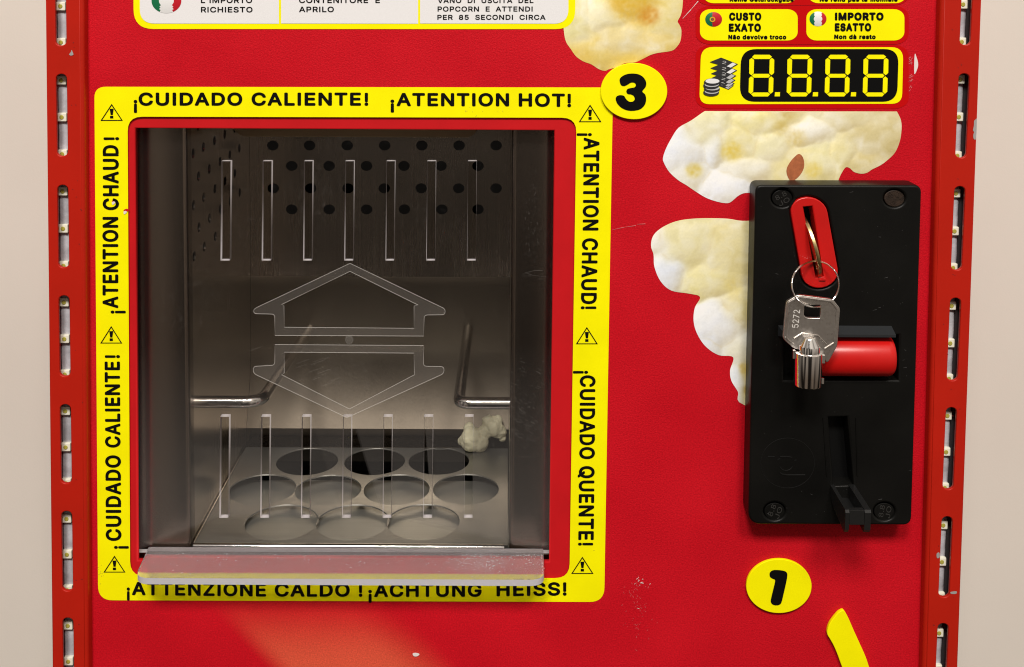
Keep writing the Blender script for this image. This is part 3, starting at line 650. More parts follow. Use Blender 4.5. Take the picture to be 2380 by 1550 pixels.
# scuffs, chips and scratches
blob_poly(catmull([(2126, 126), (2131, 135), (2134, 148), (2132, 160), (2125, 171)], 4), Y1, m_paper, vm, 'torn_patch')
def strokes(lines, y, m, name='scratch', wd=1.2):
    bm = bmesh.new()
    for ln in lines:
        for (a, b) in zip(ln, ln[1:]):
            A, B = Vector(a), Vector(b); n = (B - A); n = Vector((-n.y, n.x)).normalized() * wd * random.uniform(.6, 1.2)
            f = bm.faces.new([bm.verts.new(W(U(q.x, q.y, y))) for q in (A - n * .3, B - n, B + n, A + n * .3)]); f.normal_update()
            if f.normal.y > 0: f.normal_flip()
    me = bpy.data.meshes.new('scratch'); bm.to_mesh(me); bm.free(); return link(name, me, m, vm)
strokes([[(1586.6, 43), (1606, 22), (1622.7, 2.4)]], Y1, m_paper, wd=1.2)
strokes([[(1423, 534), (1450, 528), (1478, 524)], [(1480, 521), (1500, 520)]], Y1, m_pinkscuff, wd=1.0)
ls = []
for k in range(64):
    x = random.gauss(1480, 17); y = random.choice((random.gauss(1362, 14), random.gauss(1400, 16), random.gauss(1450, 26))); a = random.uniform(-1.2, 1.2) + 1.57; L = random.uniform(1, 6)
    ls.append([(x, y), (x + L * math.cos(a), y + L * math.sin(a))])
strokes(ls, Y1, mat('rubbed_vinyl', (.60, .085, .095, 1), .7), 'scuff_mark', .8)
ls = [[(x_, y_), (x_ + random.uniform(1, 4), y_ + random.uniform(-3, 3))] for x_, y_ in [(1481 + random.gauss(0, 7), 1352 + random.gauss(0, 6)) for k in range(14)]] + [[(1480, 1413), (1486, 1415)]]
strokes(ls, Y2, m_paper, 'scuff_mark', .8)
ls = [[(2108 + random.uniform(0, 12), v), (2113 + random.uniform(0, 10), v - random.uniform(2, 7))] for v in (138, 144, 150, 176, 182, 190, 205, 212) for _ in (0, 1)]
strokes(ls, Y1, m_pinkscuff, 'scuff_mark', .9)
blob_poly(catmull([(959, 1519), (966, 1517), (975, 1520), (970, 1525), (962, 1525)], 3), Y2, m_paper, vm, 'paint_chip')
rs_ = random.Random(9); m_smudge = mat('olive_smudge', (.62, .53, .012, 1), .6)
for cx, cy, sx_, sy_, n_ in ((236, 1330, 5, 14, 14), (1120, 258, 40, 4, 8), (250, 1100, 6, 40, 8), (1372, 1150, 6, 60, 8)):
    ls = []
    for k in range(n_):
        x, y = rs_.gauss(cx, sx_), rs_.gauss(cy, sy_); ls.append([(x, y), (x + rs_.uniform(-3, 3), y + rs_.uniform(-4, 4))])
    strokes(ls, Y2, m_smudge, 'smudge', .8)['kind'] = 'stuff'
blob_poly(catmull([(2264, 281), (2267, 278), (2270.2, 278), (2268.8, 320), (2263.5, 323), (2262, 314), (2264, 307), (2261.5, 302), (2263.5, 292)], 3), -28.8, m_primer, vm, 'paint_chip')
blob_poly(catmull([(160.5, 126.5), (164.5, 121), (166, 116), (169, 121), (170.6, 127), (165, 129)], 3), -28.8, m_primer, vm, 'paint_chip')
blob_poly(catmull([(2209, 1376), (2219, 1374), (2224, 1375), (2222, 1380), (2211, 1380)], 3), -28.8, m_primer, vm, 'paint_chip')
blob_poly(catmull([(2177, 1287), (2183, 1284), (2184, 1295), (2178, 1297)], 3), -28.8, m_primer, vm, 'paint_chip')
for cx, cy in ((266, 467), (293, 489)):
    blob_poly(catmull([(cx - 6, cy), (cx, cy - 4), (cx + 7, cy - 2), (cx + 2, cy + 4), (cx - 3, cy + 6)], 3), Y2, m_bezel, vm, 'label_tear')
    blob_poly(catmull([(cx - 6, cy + 3), (cx - 1, cy + 1), (cx + 2, cy + 4), (cx - 4, cy + 9)], 3), Y3, m_paper, vm, 'label_tear')
ls = []
for side in (-1, 1):
    for k in range(16):
        v = random.uniform(30, 1500); u = colx(side, v, 'out') + (-side) * random.uniform(48, 76) if side < 0 else colx(side, v, 'in') + random.uniform(10, 60)
        ls.append([(u, v), (u + random.uniform(1, 4), v + random.uniform(-2, 3))])
strokes(ls, -28.8, mat('dark_chip', (.16, .012, .01, 1), .6), 'paint_chip', 1.0)

# ------------------------------------------------------------------ popcorn chamber
YP, YB = 46, 702
xl, xr = U(437, 700, YP).x, U(1187, 700, YP).x
zc = U(800, 240, YP).z; zf = U(800, 1266, 60).z; zpan = zf - 42
def yface(name, px, y0, y1, m, bev=0, **k): return link(name, front([px] if not isinstance(px[0], list) else px, y0, y1, bev), m, vm, **k)
# posts left and right behind the flap (folded sheet with a rounded inner edge)
for side, ua, ub in ((-1, 280, 437), (1, 1187, 1330)):
    bm = bmesh.new(); zt_, zb_ = zc, zf - 12
    xa, xb = U(ua, 700, YP).x, U(ub, 700, YP).x; xi, xo = (xb, xa) if side < 0 else (xa, xb)
    prof = [(xo, YP + 26), (xo + (-side) * 40, YP + 6), (xo - side * 70, YP)]
    for k in range(7):
        a = math.pi / 2 * k / 6; prof.append((xi + side * 12 - side * 12 * math.sin(a), YP + 12 - 12 * math.cos(a)))
    prof += [(xi, YP + 40), (xi + side * 5, YP + 40), (xi + side * 14, YP + 14), (xo, YP + 34)]
    poly_prism(bm, [(x, y, zt_) for x, y in prof], [(x, y, zb_) for x, y in prof])
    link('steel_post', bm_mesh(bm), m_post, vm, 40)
# side walls with a staggered grid of air holes (outline in depth / height)
zz = lambda v: U(800, v, 0).z
def side_wall(x, th):
    loops = [[(YP + 40, zf - 90), (YB, zf - 90), (YB, zc), (YP + 40, zc)]]
    ys = [35 + 57 * k for k in range(10)]
    for k, yk in enumerate([104, 150, 196, 250, 304, 358, 410, 464, 520, 575]):
        for v in ((316, 440, 565) if k % 2 else (376, 501, 624)):
            if k > 5 and v > 600: continue
            loops.append([(yk + 14 * math.cos(a), zz(v) + 12.6 * math.sin(a)) for a in [2 * math.pi * i / 20 for i in range(20)]])
    me = fill(loops, th / 2)
    me.transform(Matrix(((0, 0, S, x * S), (S, 0, 0, 0), (0, S, 0, Z0), (0, 0, 0, 1))))
    return link('chamber_side_wall', me, m_side, vm)
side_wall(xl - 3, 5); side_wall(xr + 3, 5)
# back wall with rows of holes, a seam and a bent lower part
zs = U(800, 642, YB).z; zl = U(800, 800, YB).z; zb2 = U(800, 972, YB).z
rowsv = [(338, [634, 719.5, 807, 894, 980.5, 1067, 1153]), (385.5, [678, 765, 852, 939, 1025, 1111]), (437.5, [635, 722, 809, 893, 979, 1066, 1153]), (486.5, [678, 765, 852, 940, 1027, 1111]), (290, [678, 765, 852, 939, 1025, 1111])]
bl = [[(xl, zs), (xr, zs), (xr, zc), (xl, zc)]]
for v, us in rowsv:
    for u in us:
        p = U(u, v, YB); bl.append([(p.x + 17.2 * math.cos(a), p.z + 15 * math.sin(a)) for a in [2 * math.pi * i / 22 for i in range(22)]])
me = fill(bl, 3); me.transform(Matrix(((S, 0, 0, 0), (0, 0, -S, (YB + 3) * S), (0, S, 0, Z0), (0, 0, 0, 1))))
link('chamber_back_wall', me, m_metal, vm)
bm = bmesh.new(); prof = [(YB + 2.5, zs + 1)]
for k in range(15):
    t = k / 14; prof.append((YB - 7 * math.sin(t * 1.2) - 74 * max(0, t - .55) ** 1.6 / .45 ** 1.6 * .8, zs - 4 + (zb2 - zs) * t))
prof.append((prof[-1][0] + 12, zb2 - 10))
pa = [bm.verts.new(W((xl, y, z))) for y, z in prof]; pb = [bm.verts.new(W((xr, y, z))) for y, z in prof]
for i in range(len(prof) - 1): bm.faces.new((pa[i], pa[i + 1], pb[i + 1], pb[i]))
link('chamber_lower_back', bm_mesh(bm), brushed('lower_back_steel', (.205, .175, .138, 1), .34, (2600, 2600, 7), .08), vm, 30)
bm = bmesh.new(); box(bm, xl, xr, YB - 6, YB - 2, zf - 80, zb2 + 4); link('rear_skirt', bm_mesh(bm), mat('gap_dark_steel', (.045, .037, .028, 1), .45, .5), vm)  # darkness of the gap behind the floor put into this strip's colour
# ceiling, chute lip, dark housing
bm = bmesh.new(); box(bm, xl, xr, YP + 60, YB, zc, zc + 6); link('chamber_ceiling', bm_mesh(bm), m_metal, vm)
link('chute_lip', front([rquad([(530, 240), (1125, 240), (1114, 296), (1096, 320), (560, 317.5), (541, 300)], [0, 0, 6, 14, 12, 6], 4)], 330, 338, 2), mat('chute_steel', (.36, .26, .15, 1), .5, .5), vm)
bm = bmesh.new()
for (x0, x1, y0, y1, z0, z1) in ((xl - 90, xl - 84, YP + 50, 900, zf - 200, zc + 80), (xr + 84, xr + 90, YP + 50, 900, zf - 200, zc + 80), (xl - 90, xr + 90, 894, 900, zf - 200, zc + 80), (xl - 90, xr + 90, 30, 900, zf - 206, zf - 200), (xl - 90, xr + 90, 60, 900, zc + 80, zc + 86)):
    box(bm, x0, x1, y0, y1, z0, z1)
a, b = U(300, 1310, 30), U(1300, 1310, 30); box(bm, xl - 150, xr + 150, 30, 36, zf - 206, U(800, 1308, 30).z)
link('chamber_housing', bm_mesh(bm), m_dark, vm)
# perforated floor plate and the collecting pan beneath
yb = Uz(800, 1040, zf).y
fl = [[(xl + 2, 62), (xr - 2, 62), (xr - 2, yb), (xl + 2, yb)]]
for cx, cy, rx in ((714, 1072, 71), (871, 1072, 70), (1020, 1071, 70), (610, 1137, 77), (763, 1138, 76), (922, 1137, 76), (1083, 1136, 76), (655, 1213, 84), (820, 1213, 84), (984, 1212, 84)):
    c = Uz(cx, cy, zf); e = Uz(cx + rx, cy, zf); r = e.x - c.x; fl.append([(c.x + r * math.cos(k * math.pi / 24), c.y + r * math.sin(k * math.pi / 24)) for k in range(48)])
me = fill(fl, 2.0, .8); me.transform(Matrix(((S, 0, 0, 0), (0, S, 0, 0), (0, 0, S, (zf - 2) * S + Z0), (0, 0, 0, 1)))); link('perforated_floor', me, m_pan, vm)
bm = bmesh.new(); box(bm, xl + 2, xr - 2, yb + 6, YB - 8, zf - 5, zf - 1); link('rear_ledge', bm_mesh(bm), m_metal, vm)
bm = bmesh.new()
v = [bm.verts.new(W(p)) for p in ((xl, 62, zf - 6), (xr, 62, zf - 6), (xr, 470, zf - 32), (xl, 470, zf - 32), (xr, YB, zpan - 130), (xl, YB, zpan - 130))]
bm.faces.new((v[0], v[1], v[2], v[3])); bm.faces.new((v[3], v[2], v[4], v[5])); link('collecting_pan', bm_mesh(bm), brushed('dull_pan', (.37, .37, .345, 1), .42, (14, 1500, 1500), .10, metal=.8), vm)
bm = bmesh.new(); tube(bm, [(xl + 4, 58, zf - 4), (xr - 12, 58, zf - 4)], 7.5, 14); link('floor_front_edge', bm_mesh(bm), m_chrome, vm, 60)
bm = bmesh.new(); tube(bm, [(xl + 3, 62, zf + 2), (xl + 3, yb, zf + 2)], 2.6, 8); link('floor_side_bead', bm_mesh(bm), m_steelwire, vm, 60)
bm = bmesh.new(); box(bm, xl - 130, xr + 130, 40, 58, zf - 40, zf - 10, 2); link('front_sill', bm_mesh(bm), m_post, vm)
# bent wire bars that steady the popcorn carton
zbar = U(800, 935, 150).z
for ua, ub, uback, in ((437, 606, 720), (1187, 1066, 1088)):
    A = U(ua, 935, 150); A.z = zbar; Bp = U(ub, 935, 150); Bp.z = zbar; Cc = U(uback, 765, YB - 4)
    r = 46 if ua < 800 else 30; d1 = (A - Bp).normalized(); d2 = (Cc - Bp).normalized(); pts = [A + d1 * 30]
    P0, P2 = Bp + d1 * r, Bp + d2 * r
    for k in range(13):
        t = k / 12; pts.append(P0 * (1 - t) ** 2 + Bp * 2 * t * (1 - t) + P2 * t * t)
    pts.append(Cc); bm = bmesh.new(); tube(bm, pts, 14.8, 18); link('wire_bar', bm_mesh(bm), m_steelwire, vm, 60)

# ------------------------------------------------------------------ clear flap
YF0, YF1 = 22, 38
flap_loops = [[(303, 262), (1301, 262), (1290, 1286), (307, 1284)]]
tops = [(513.3, 534.8), (609, 630), (705.3, 725.3), (801, 821.4), (896.8, 916.6), (991.6, 1011.8), (1086.2, 1106.6)]
bots = [(510.6, 531.2), (605.6, 625.8), (700.2, 720.2), (795.8, 815.6), (890.2, 910), (984.4, 1005), (1079, 1099)]
for (a, b), (c, d) in zip(tops, bots):
    for (p, q, vA, vB) in ((a, b, 374.5, 605.4), (c, d, 968.6, 1203.4)):
        flap_loops.append([(p + 1.2, vA), (q + 1.2, vA), (q - .8, vB), (p - .8, vB)])
me = front(flap_loops, YF0, YF1)
flap = link('clear_flap', me, [m_acrylic, m_acredge], vm)
for p in me.polygons: p.material_index = 0 if abs(p.normal.y) > .5 else 1
# bent-out handle lip at the bottom
zl0 = U(800, 1281, YF0).z; zl1 = U(800, 1345.5, -92).z; zl2 = U(800, 1360, -92).z; th = zl1 - zl2
side_p = [(YF1, zl0 + 2), (YF0 - 8, zl0 - 1.5), (-92, zl1)]
xL0, xR0 = U(341, 1283, YF0).x, U(1263, 1283, YF0).x; xL1, xR1 = U(312.6, 1350, -92).x, U(1265.4, 1350, -92).x
out2 = [(xL0, YF1), (xR0, YF1), (xR1, -92), (xL1, -92)]
ol = rquad(out2, [0, 0, 34, 34], 8)
bm = bmesh.new(); ta, tb = [], []
def lipz(y): return zl0 + (zl1 - zl0) * max(0, (YF0 - 4 - y) / (YF0 - 4 + 92))
top = [bm.verts.new(W((x, y, lipz(y)))) for x, y in ol]; bot = [bm.verts.new(W((x, y, lipz(y) - th))) for x, y in ol]
bm.faces.new(top); bm.faces.new(bot[::-1])
for i in range(len(ol)):
    f = bm.faces.new((top[i], bot[i], bot[(i + 1) % len(ol)], top[(i + 1) % len(ol)])); f.material_index = 1
bmesh.ops.recalc_face_normals(bm, faces=bm.faces[:]); me = bpy.data.meshes.new('lip'); bm.to_mesh(me); bm.free()
link('flap_lip', me, [m_lip, acrylic('lip_edge', .80, (.62, .60, .64, 1), gloss=.25)], flap)
bm = bmesh.new()
for k in range(420):
    t = random.random(); y = YF0 - 12 - (82 + 10) * min(1, abs(random.gauss(.15, .33))); y = max(y, -86)
    x = xL0 + (xR0 - xL0) * (random.random() if k % 3 == 0 else min(.995, max(.02, random.gauss(.88, .08)))); z = lipz(y) + .35; r_ = random.uniform(.5, 1.5)
    a = random.uniform(0, 3.14); dx, dy = math.cos(a) * r_ * random.uniform(1, 3), math.sin(a) * r_ * 2.2
    bm.faces.new([bm.verts.new(W(p)) for p in ((x - dx, y - dy, z), (x + r_ * .6, y - r_, z), (x + dx, y + dy, z), (x - r_ * .6, y + r_, z))])
bm.normal_update()
for f in bm.faces:
    if f.normal.z < 0: f.normal_flip()
me = bpy.data.meshes.new('dust'); bm.to_mesh(me); bm.free()
link('lip_scuff', me, acrylic('scuff_haze', .45, (.82, .74, .76, 1), gloss=.3), flap, None, {'kind': 'stuff'})
# engraved arrows
up_o = rquad([(813.5, 612), (1035, 718), (1034, 731.5), (986, 732), (984.6, 781), (639, 779.4), (638.6, 730), (590, 729), (589.5, 718)], [3, 8, 8, 8, 0, 0, 8, 8, 8], 5)
up_i = [(813.5, 630.5), (971, 708.5), (962.4, 711), (962.2, 763), (660.7, 760.4), (660, 711), (654.7, 707.5)]
dn_o = rquad([(806.6, 970.5), (589, 868), (588.5, 851.5), (638.6, 848.8), (639, 800.8), (984.3, 803), (984, 851), (1032, 852), (1032, 868)], [3, 8, 8, 8, 0, 0, 8, 8, 8], 5)
dn_i = [(812, 950.5), (654.7, 870.8), (660.7, 867), (660.7, 818.4), (962, 820.6), (963, 867), (963.7, 870.7)]
for o_, i_ in ((up_o, up_i), (dn_o, dn_i)):
    ar = link('engraved_arrow', front([o_, i_], YF0 - .8, YF0 - .1), m_frost, flap)
    bm = bmesh.new()
    for lp in (o_, i_): tube(bm, [U(a, b, YF0 - 1.0) for a, b in lp], .72, 6, closed=True)
    link('engraved_outline', bm_mesh(bm), m_line, flap)
bm = bmesh.new(); p = U(812, 789.4, YF0 - 1); lathe(bm, (p.x, YF0, p.z), (p.x, YF0 - 5, p.z), [(0, 10.5), (.5, 10), (1, 8)], 24); tube(bm, [(p.x + 8.5 * math.cos(k * math.pi / 12), YF0 - 5.2, p.z + 8.5 * math.sin(k * math.pi / 12)) for k in range(24)], .8, 6, closed=True)
link('flap_screw', bm_mesh(bm), acrylic('clear_screw', .05, (.6, .58, .55, 1), gloss=.1), flap, 40)
# scratches in the acrylic near the lower right and upper right
ls = []
for k in range(110):
    x = random.gauss(1205, 26); y = random.gauss(960, 62); a = random.uniform(.2, 1.0); L = random.uniform(3, 13); ls.append([(x, y), (x + L * math.cos(a), y + L * math.sin(a))])
for k in range(40):
    x, y = random.gauss(1238, 11), random.gauss(480, 60); ls.append([(x, y), (x + random.uniform(-2, 3), y + random.uniform(1, 6))])
ls += [[(1221, 634), (1240, 629), (1262, 628)], [(1221, 634), (1240, 640), (1275, 644)]]
for k in range(60):
    x = random.uniform(330, 1270); y = random.uniform(320, 1240); ls.append([(x, y), (x + random.uniform(.8, 2.4), y + random.uniform(-1.5, 1.5))])
for k in range(26):
    x = random.gauss(690, 40); y = random.gauss(870, 26); L = random.uniform(12, 34); ls.append([(x, y), (x + L, y - L * .36)])
bm = bmesh.new()
for ln in ls:
    for (a_, b_) in zip(ln, ln[1:]):
        A, B = Vector(a_), Vector(b_); n = B - A
        if n.length < .3: continue
        n = Vector((-n.y, n.x)).normalized() * random.uniform(.25, .6)
        f = bm.faces.new([bm.verts.new(W(U(q.x, q.y, YF0 - .6))) for q in (A - n * .4, B - n * .4, B + n * .4, A + n * .4)]); f.normal_update()
        if f.normal.y > 0: f.normal_flip()
me = bpy.data.meshes.new('scr'); bm.to_mesh(me); bm.free(); link('acrylic_scratch', me, acrylic('scratch_haze', .22, (.62, .58, .54, 1), gloss=.3), flap, None, {'kind': 'stuff'})

# ------------------------------------------------------------------ coin acceptor
YC = -65
def z5(x, y): return (1541.7 + x * .33918, 385.4 + y * .33918)
def z6(x, y): return (1646.8 + x * .29444, 840.9 + y * .29444)
def zc1(x, y): return (1787 + x * .18084, 420.5 + y * .18084)
plate = rquad([(1756, 430), (2142.5, 430.5), (2118.5, 1221), (1739, 1219)], [16, 18, 20, 30], 6)
lever_hole = [(1822, 779), (2090, 779), (2088, 884), (1822, 884)]
chan_hole = [(1925.5, 970), (1969.5, 969), (1984, 1128), (1938, 1130)]
def slot_pill(g=0):
    tl, tr, br, bl_ = Vector(zc1(286, 420)), Vector(zc1(756, 400)), Vector(zc1(888, 1130)), Vector(zc1(422, 1215)); out = []
    ax = ((bl_ - tl) + (br - tr)).normalized(); c0 = (tl + tr) / 2; c1 = (bl_ + br) / 2; r0 = (tr - tl) / 2; r1 = (br - bl_) / 2; hh = 37
    for k in range(13):
        a = math.pi * k / 12; out.append(tuple(c0 - r0 * math.cos(a) * (1 + g / 42) - ax * (hh + g) * math.sin(a)))
    for k in range(13):
        a = math.pi * k / 12; out.append(tuple(c1 + r1 * math.cos(a) * (1 + g / 42) + ax * (hh + g) * math.sin(a)))
    return out
screws = [((1818, 460.5), 24, 19.6), ((2079, 461), 24, 19.6), ((1800.5, 1188.5), 24, 20), ((2055.6, 1189), 24, 20)]
holes = [lever_hole, chan_hole, slot_pill(2.2)] + [ell(c[0], c[1], rx + 1.6, ry + 1.4, 28) for c, rx, ry in screws]
ca = link('coin_acceptor', front([plate] + holes, YC, -1, 5, 3), m_plastic, vm, 35)
link('acceptor_back', front([[(1778, 450), (2120, 450), (2097, 1200), (1762, 1200)]], -20, -3), m_gloss_black, ca)
for i, (c, rx, ry) in enumerate(screws):
    mm = m_rust if i == 1 else m_plastic
    s_ = link('screw', front([ell(c[0], c[1], rx, ry, 28)], YC + 6, YC + 20, 1.5), mm, ca, 30, {'label': 'rusty brown screw head'} if i == 1 else None)
    a = (.5, 1.9, 1.2, 1.4)[i]; bm = bmesh.new()
    for t_, dx, dy in (('8.8', 0, -.30), ('JO', 0, .42)):
        g = glyphs(t_, .0); xs = [v.co.x for v in g.vertices]; w_ = max(xs) - min(xs); h_ = max(v.co.y for v in g.vertices)
        for v in g.vertices:
            X = ((v.co.x - min(xs)) / w_ - .5) * rx * 1.15; Y = (v.co.y / h_ - .5) * ry * .55 - dy * ry * 1.1
            X, Y = X * math.cos(a) - Y * math.sin(a), X * math.sin(a) + Y * math.cos(a); v.co = W(U(c[0] + X, c[1] - Y, YC + 5.2))
        bm.from_mesh(g)
    for f in bm.faces:
        f.normal_update()
        if f.normal.y > 0: f.normal_flip()
    me = bpy.data.meshes.new('mark'); r_ = bmesh.ops.solidify(bm, geom=bm.faces[:], thickness=.00018); bm.to_mesh(me); bm.free(); link('screw_marking', me, mm if i == 1 else mat('worn_black', (.03, .029, .027, 1), .35), ca)
# red coin slot insert
cs = link('coin_slot', front([slot_pill(0), [zc1(442, 332), zc1(558, 322), zc1(708, 1230), zc1(604, 1246)]], YC - 3, YC + 40, 2.5, 2), m_redplastic, ca, 40)
bm = bmesh.new(); p = U(*zc1(685, 1262), YC - 3); box(bm, p.x - 8, p.x + 8, YC - 7, YC - 1, p.z - 3, p.z + 3, 2); link('slot_stop', bm_mesh(bm), m_redplastic, ca, 40)
# return lever: red half round bar under a black hood
bm = bmesh.new()
x0, x1 = U(1908, 832, -100).x, U(2086, 832, -100).x; zt1, zb1 = U(2000, 786, -75).z, U(2000, 879, -78).z; cz, hz = (zt1 + zb1) / 2, (zt1 - zb1) / 2
secs = []
for x, k in ((x0, .90), (x0 + 5, .97), (x0 + 12, 1.0), (x1 - 16, 1.0), (x1 - 9, .985), (x1 - 4, .95), (x1, .88)):
    secs.append([bm.verts.new(W((x, YC + 14 - 52 * k * math.sin(a) ** .8, cz + hz * k * math.cos(a)))) for a in [math.pi * j / 20 for j in range(21)]])
for a, b in zip(secs, secs[1:]):
    for j in range(20): bm.faces.new((a[j], a[j + 1], b[j + 1], b[j]))
bm.faces.new(secs[0]); bm.faces.new(secs[-1][::-1])
link('return_lever', bm_mesh(bm), m_redplastic, ca, 45)
bm = bmesh.new()
tl, tr, bl_, br = U(*z5(785, 1092), YC), U(*z5(1563, 1092), YC), U(*z5(832, 1156), -92), U(*z5(1594, 1156), -92)
zz1 = (tl.z + tr.z) / 2; zz2 = (bl_.z + br.z) / 2
poly_prism(bm, [(tl.x, YC + 2, zz1), (bl_.x, -92, zz2), (bl_.x, -92, zz2 - 6), (tl.x, YC + 2, zz2 - 14)], [(tr.x, YC + 2, zz1), (br.x, -92, zz2), (br.x, -92, zz2 - 6), (tr.x, YC + 2, zz2 - 14)])
link('lever_hood', bm_mesh(bm), mat('hood_plastic', (.018, .020, .022, 1), .34, spec=.5), ca)
# coin return spout
bm = bmesh.new()
def bx(u0, u1, yf): return U(u0, 1180, yf).x, U(u1, 1180, yf).x
yf = -180; ztop = U(1990, 1184.5, yf).z; zfb = U(2000, 1219, yf).z; zlb = U(2000, 1239, yf).z
xa0, xa1 = bx(1964.6, 1973.8, yf); xb0, xb1 = bx(2009.5, 2024, yf)
for (p, q) in ((xa0, xa1), (xb0, xb1)):
    side_poly = [(YC + 3, ztop + 2), (yf, ztop), (yf - 3, ztop - 6), (yf - 1, zlb + 8), (yf + 5, zlb), (yf + 16, zlb + 1), (YC - 34, zfb - 6), (YC + 3, zfb + 10)]
    poly_prism(bm, [(p, y, z) for y, z in side_poly], [(q, y, z) for y, z in side_poly])
box(bm, xa1 + .4, xb0 - .4, yf - 2, yf + 12, zfb, ztop - .6, 1.0)
box(bm, xa1 + .4, xb0 - .4, yf + 12.4, YC + 2, zfb + 1, zfb + 5)
link('coin_spout', bm_mesh(bm), mat('spout_plastic', (.010, .010, .010, 1), .32, spec=.45, bump=(3000, .2, .0001)), ca)
# raised rim strips beside the coin channel
bm = bmesh.new()
for a_, b_ in (((905, 440), (934, 905)), ((1163, 440), (1175, 900))):
    tube(bm, [U(*z6(*a_), YC - .5), U(*z6(*b_), YC - .5)], 1.6, 6)
link('channel_rim', bm_mesh(bm), m_plastic, ca)
ls = []
rs_ = random.Random(5)
for k in range(70):
    x = rs_.uniform(1765, 2112); y = rs_.uniform(445, 1205)
    if 1815 < x < 2095 and 770 < y < 890 or 1840 < x < 1960 and 460 < y < 690 or 1920 < x < 2030 and y > 960: continue
    L = rs_.choice((1.2, 1.5, 2, 2, 6, 9)); a = rs_.uniform(-.6, .6); ls.append([(x, y), (x + L * math.cos(a), y - L * math.sin(a))])
sk = strokes(ls, YC - .5, mat('grey_dust', (.06, .06, .058, 1), .6), 'dust_speck', .55); sk['kind'] = 'stuff'
# moulded emblem: ring with a stylised sign
bm = bmesh.new(); m_emb = mat('emblem_edge', (.006, .006, .006, 1), .28, spec=.6)
tube(bm, [U(1830.5 + 62.5 * math.cos(2 * math.pi * k / 60), 1076 + 58 * math.sin(2 * math.pi * k / 60), YC + .4) for k in range(60)], .9, 6, closed=True)
def zz6(l): return [U(*z6(x, y), YC) for x, y in l]
for l, r_ in (([(468, 748), (520, 748)], 1.2), ([(566, 748), (620, 747), (660, 754)], 1.2), ([(544, 770), (566, 766)], 1.0), ([(678, 778), (694, 775)], 1.0), ([(560, 872), (580, 886), (620, 893), (700, 893), (762, 892)], 1.5)):
    tube(bm, zz6(l), r_, 6)
tube(bm, zz6([(612 + 54 * math.cos(a), 806 + 52 * math.sin(a)) for a in [math.pi * (.12 + .76 * k / 14) for k in range(15)]]), 1.1, 6)
link('emblem', bm_mesh(bm), m_emb, ca)

# ------------------------------------------------------------------ key ring, key and brass token (hanging things of their own)
def K(x, y): return (1787 + x * .18084, 665.7 + y * .18084)
YK = -138
ko = W(U(*K(560, 250), YK))
kt = thing('tubular_key', 'silver tubular key stamped 5272 hanging from a ring in front of the red lever', 'key', ko)
head = rquad([K(372, 108), K(822, 166), K(918, 282), K(882, 760), K(768, 972), K(728, 976), K(705, 860), K(320, 800), K(184, 678), K(228, 196)], [4, 6, 6, 8, 8, 8, 4, 8, 8, 6], 3)
khole = rquad([K(458, 236), K(672, 240), K(660, 408), K(490, 404), K(452, 378)], 4, 3)
link('key_head', front([head, khole], YK, YK + 11, 1.4, 2), m_keysteel, kt, 35)
rim_o = rquad([K(390, 128), K(812, 184), K(898, 290), K(864, 700), K(860, 740), K(846, 742), K(838, 700), K(868, 296), K(796, 208), K(398, 152), K(282, 226), K(240, 660), K(216, 640), K(248, 206)], 2, 2)
link('key_rim', front([rim_o], YK - 2.2, YK + 1, .9), m_keysteel, kt, 35)
bm = bmesh.new()
for l in ([(325, 672), (430, 604), (632, 632), (738, 744)], [(218, 648), (250, 690), (322, 748)], [(722, 802), (836, 728)]):
    tube(bm, [U(*K(*p), YK - 1) for p in l], 2.0, 6)
link('key_ridge', bm_mesh(bm), m_keysteel, kt, 60)
text('5272', K(378, 530), (K(402, 300)[0] - K(378, 530)[0], K(402, 300)[1] - K(378, 530)[1]), (K(296, 520)[0] - K(378, 530)[0], 0), YK - .5, mat('stamped_digits', (.85, .82, .78, 1), .5, .3), kt, .0)
bm = bmesh.new(); yb_ = YK - 8
def KP(x, y): return U(*K(x, y), yb_)
lathe(bm, KP(522, 655), KP(516, 850), [(0, 13), (.04, 14), (.10, 15), (.50, 23), (.56, 24), (.97, 24), (1, 23)], 40)
A, B = KP(507, 838), KP(497, 1262)
lathe(bm, A, B, [(0, 28.5), (.012, 30.6), (.06, 31), (.965, 31.2), (.99, 30.6), (1.0, 29.4), (1.0, 24), (.95, 23.5), (.80, 23)], 48)
link('key_barrel', bm_mesh(bm), m_chrome, kt, 35)
bm = bmesh.new()
for (x, y, h) in ((320, 866, 9.5), (696, 926, 9.5)):
    p = KP(x, y); box(bm, p.x - 3.2, p.x + 3.2, yb_ - 6, yb_ + 6, p.z - h, p.z + h, .8)
p = KP(684, 1212); box(bm, p.x - 3.0, p.x + 3.2, yb_ - 5, yb_ + 5, p.z - 6, p.z + 7, .8)
link('key_lug', bm_mesh(bm), m_chrome, kt)

# brass token wedged in the slot, seen almost edge on
a0, a1 = U(1875.4, 518, YC - 3), U(1905.2, 643, YC - 3); ch = a1 - a0; mid = (a0 + a1) / 2; sag = 34.0; Rr = ((ch.length / 2) ** 2 + sag ** 2) / (2 * sag)
ax1 = ch.normalized(); nrm = Vector((ax1.z, 0, -ax1.x)); dep = Vector((0, -1, 0)); cen = mid + dep * (sag - Rr)
loop = [(Rr * math.cos(k * math.pi / 40), Rr * math.sin(k * math.pi / 40)) for k in range(80)]
ha = .62; hole_c = ((Rr - 12) * math.sin(ha), (Rr - 12) * math.cos(ha))
me = fill([loop, [(hole_c[0] + 6.5 * math.cos(k * math.pi / 10), hole_c[1] + 6.5 * math.sin(k * math.pi / 10)) for k in range(20)]], 4.0, 1.0, 2)
for v in me.vertices: v.co = W(cen + ax1 * v.co.x + dep * v.co.y + nrm * v.co.z)
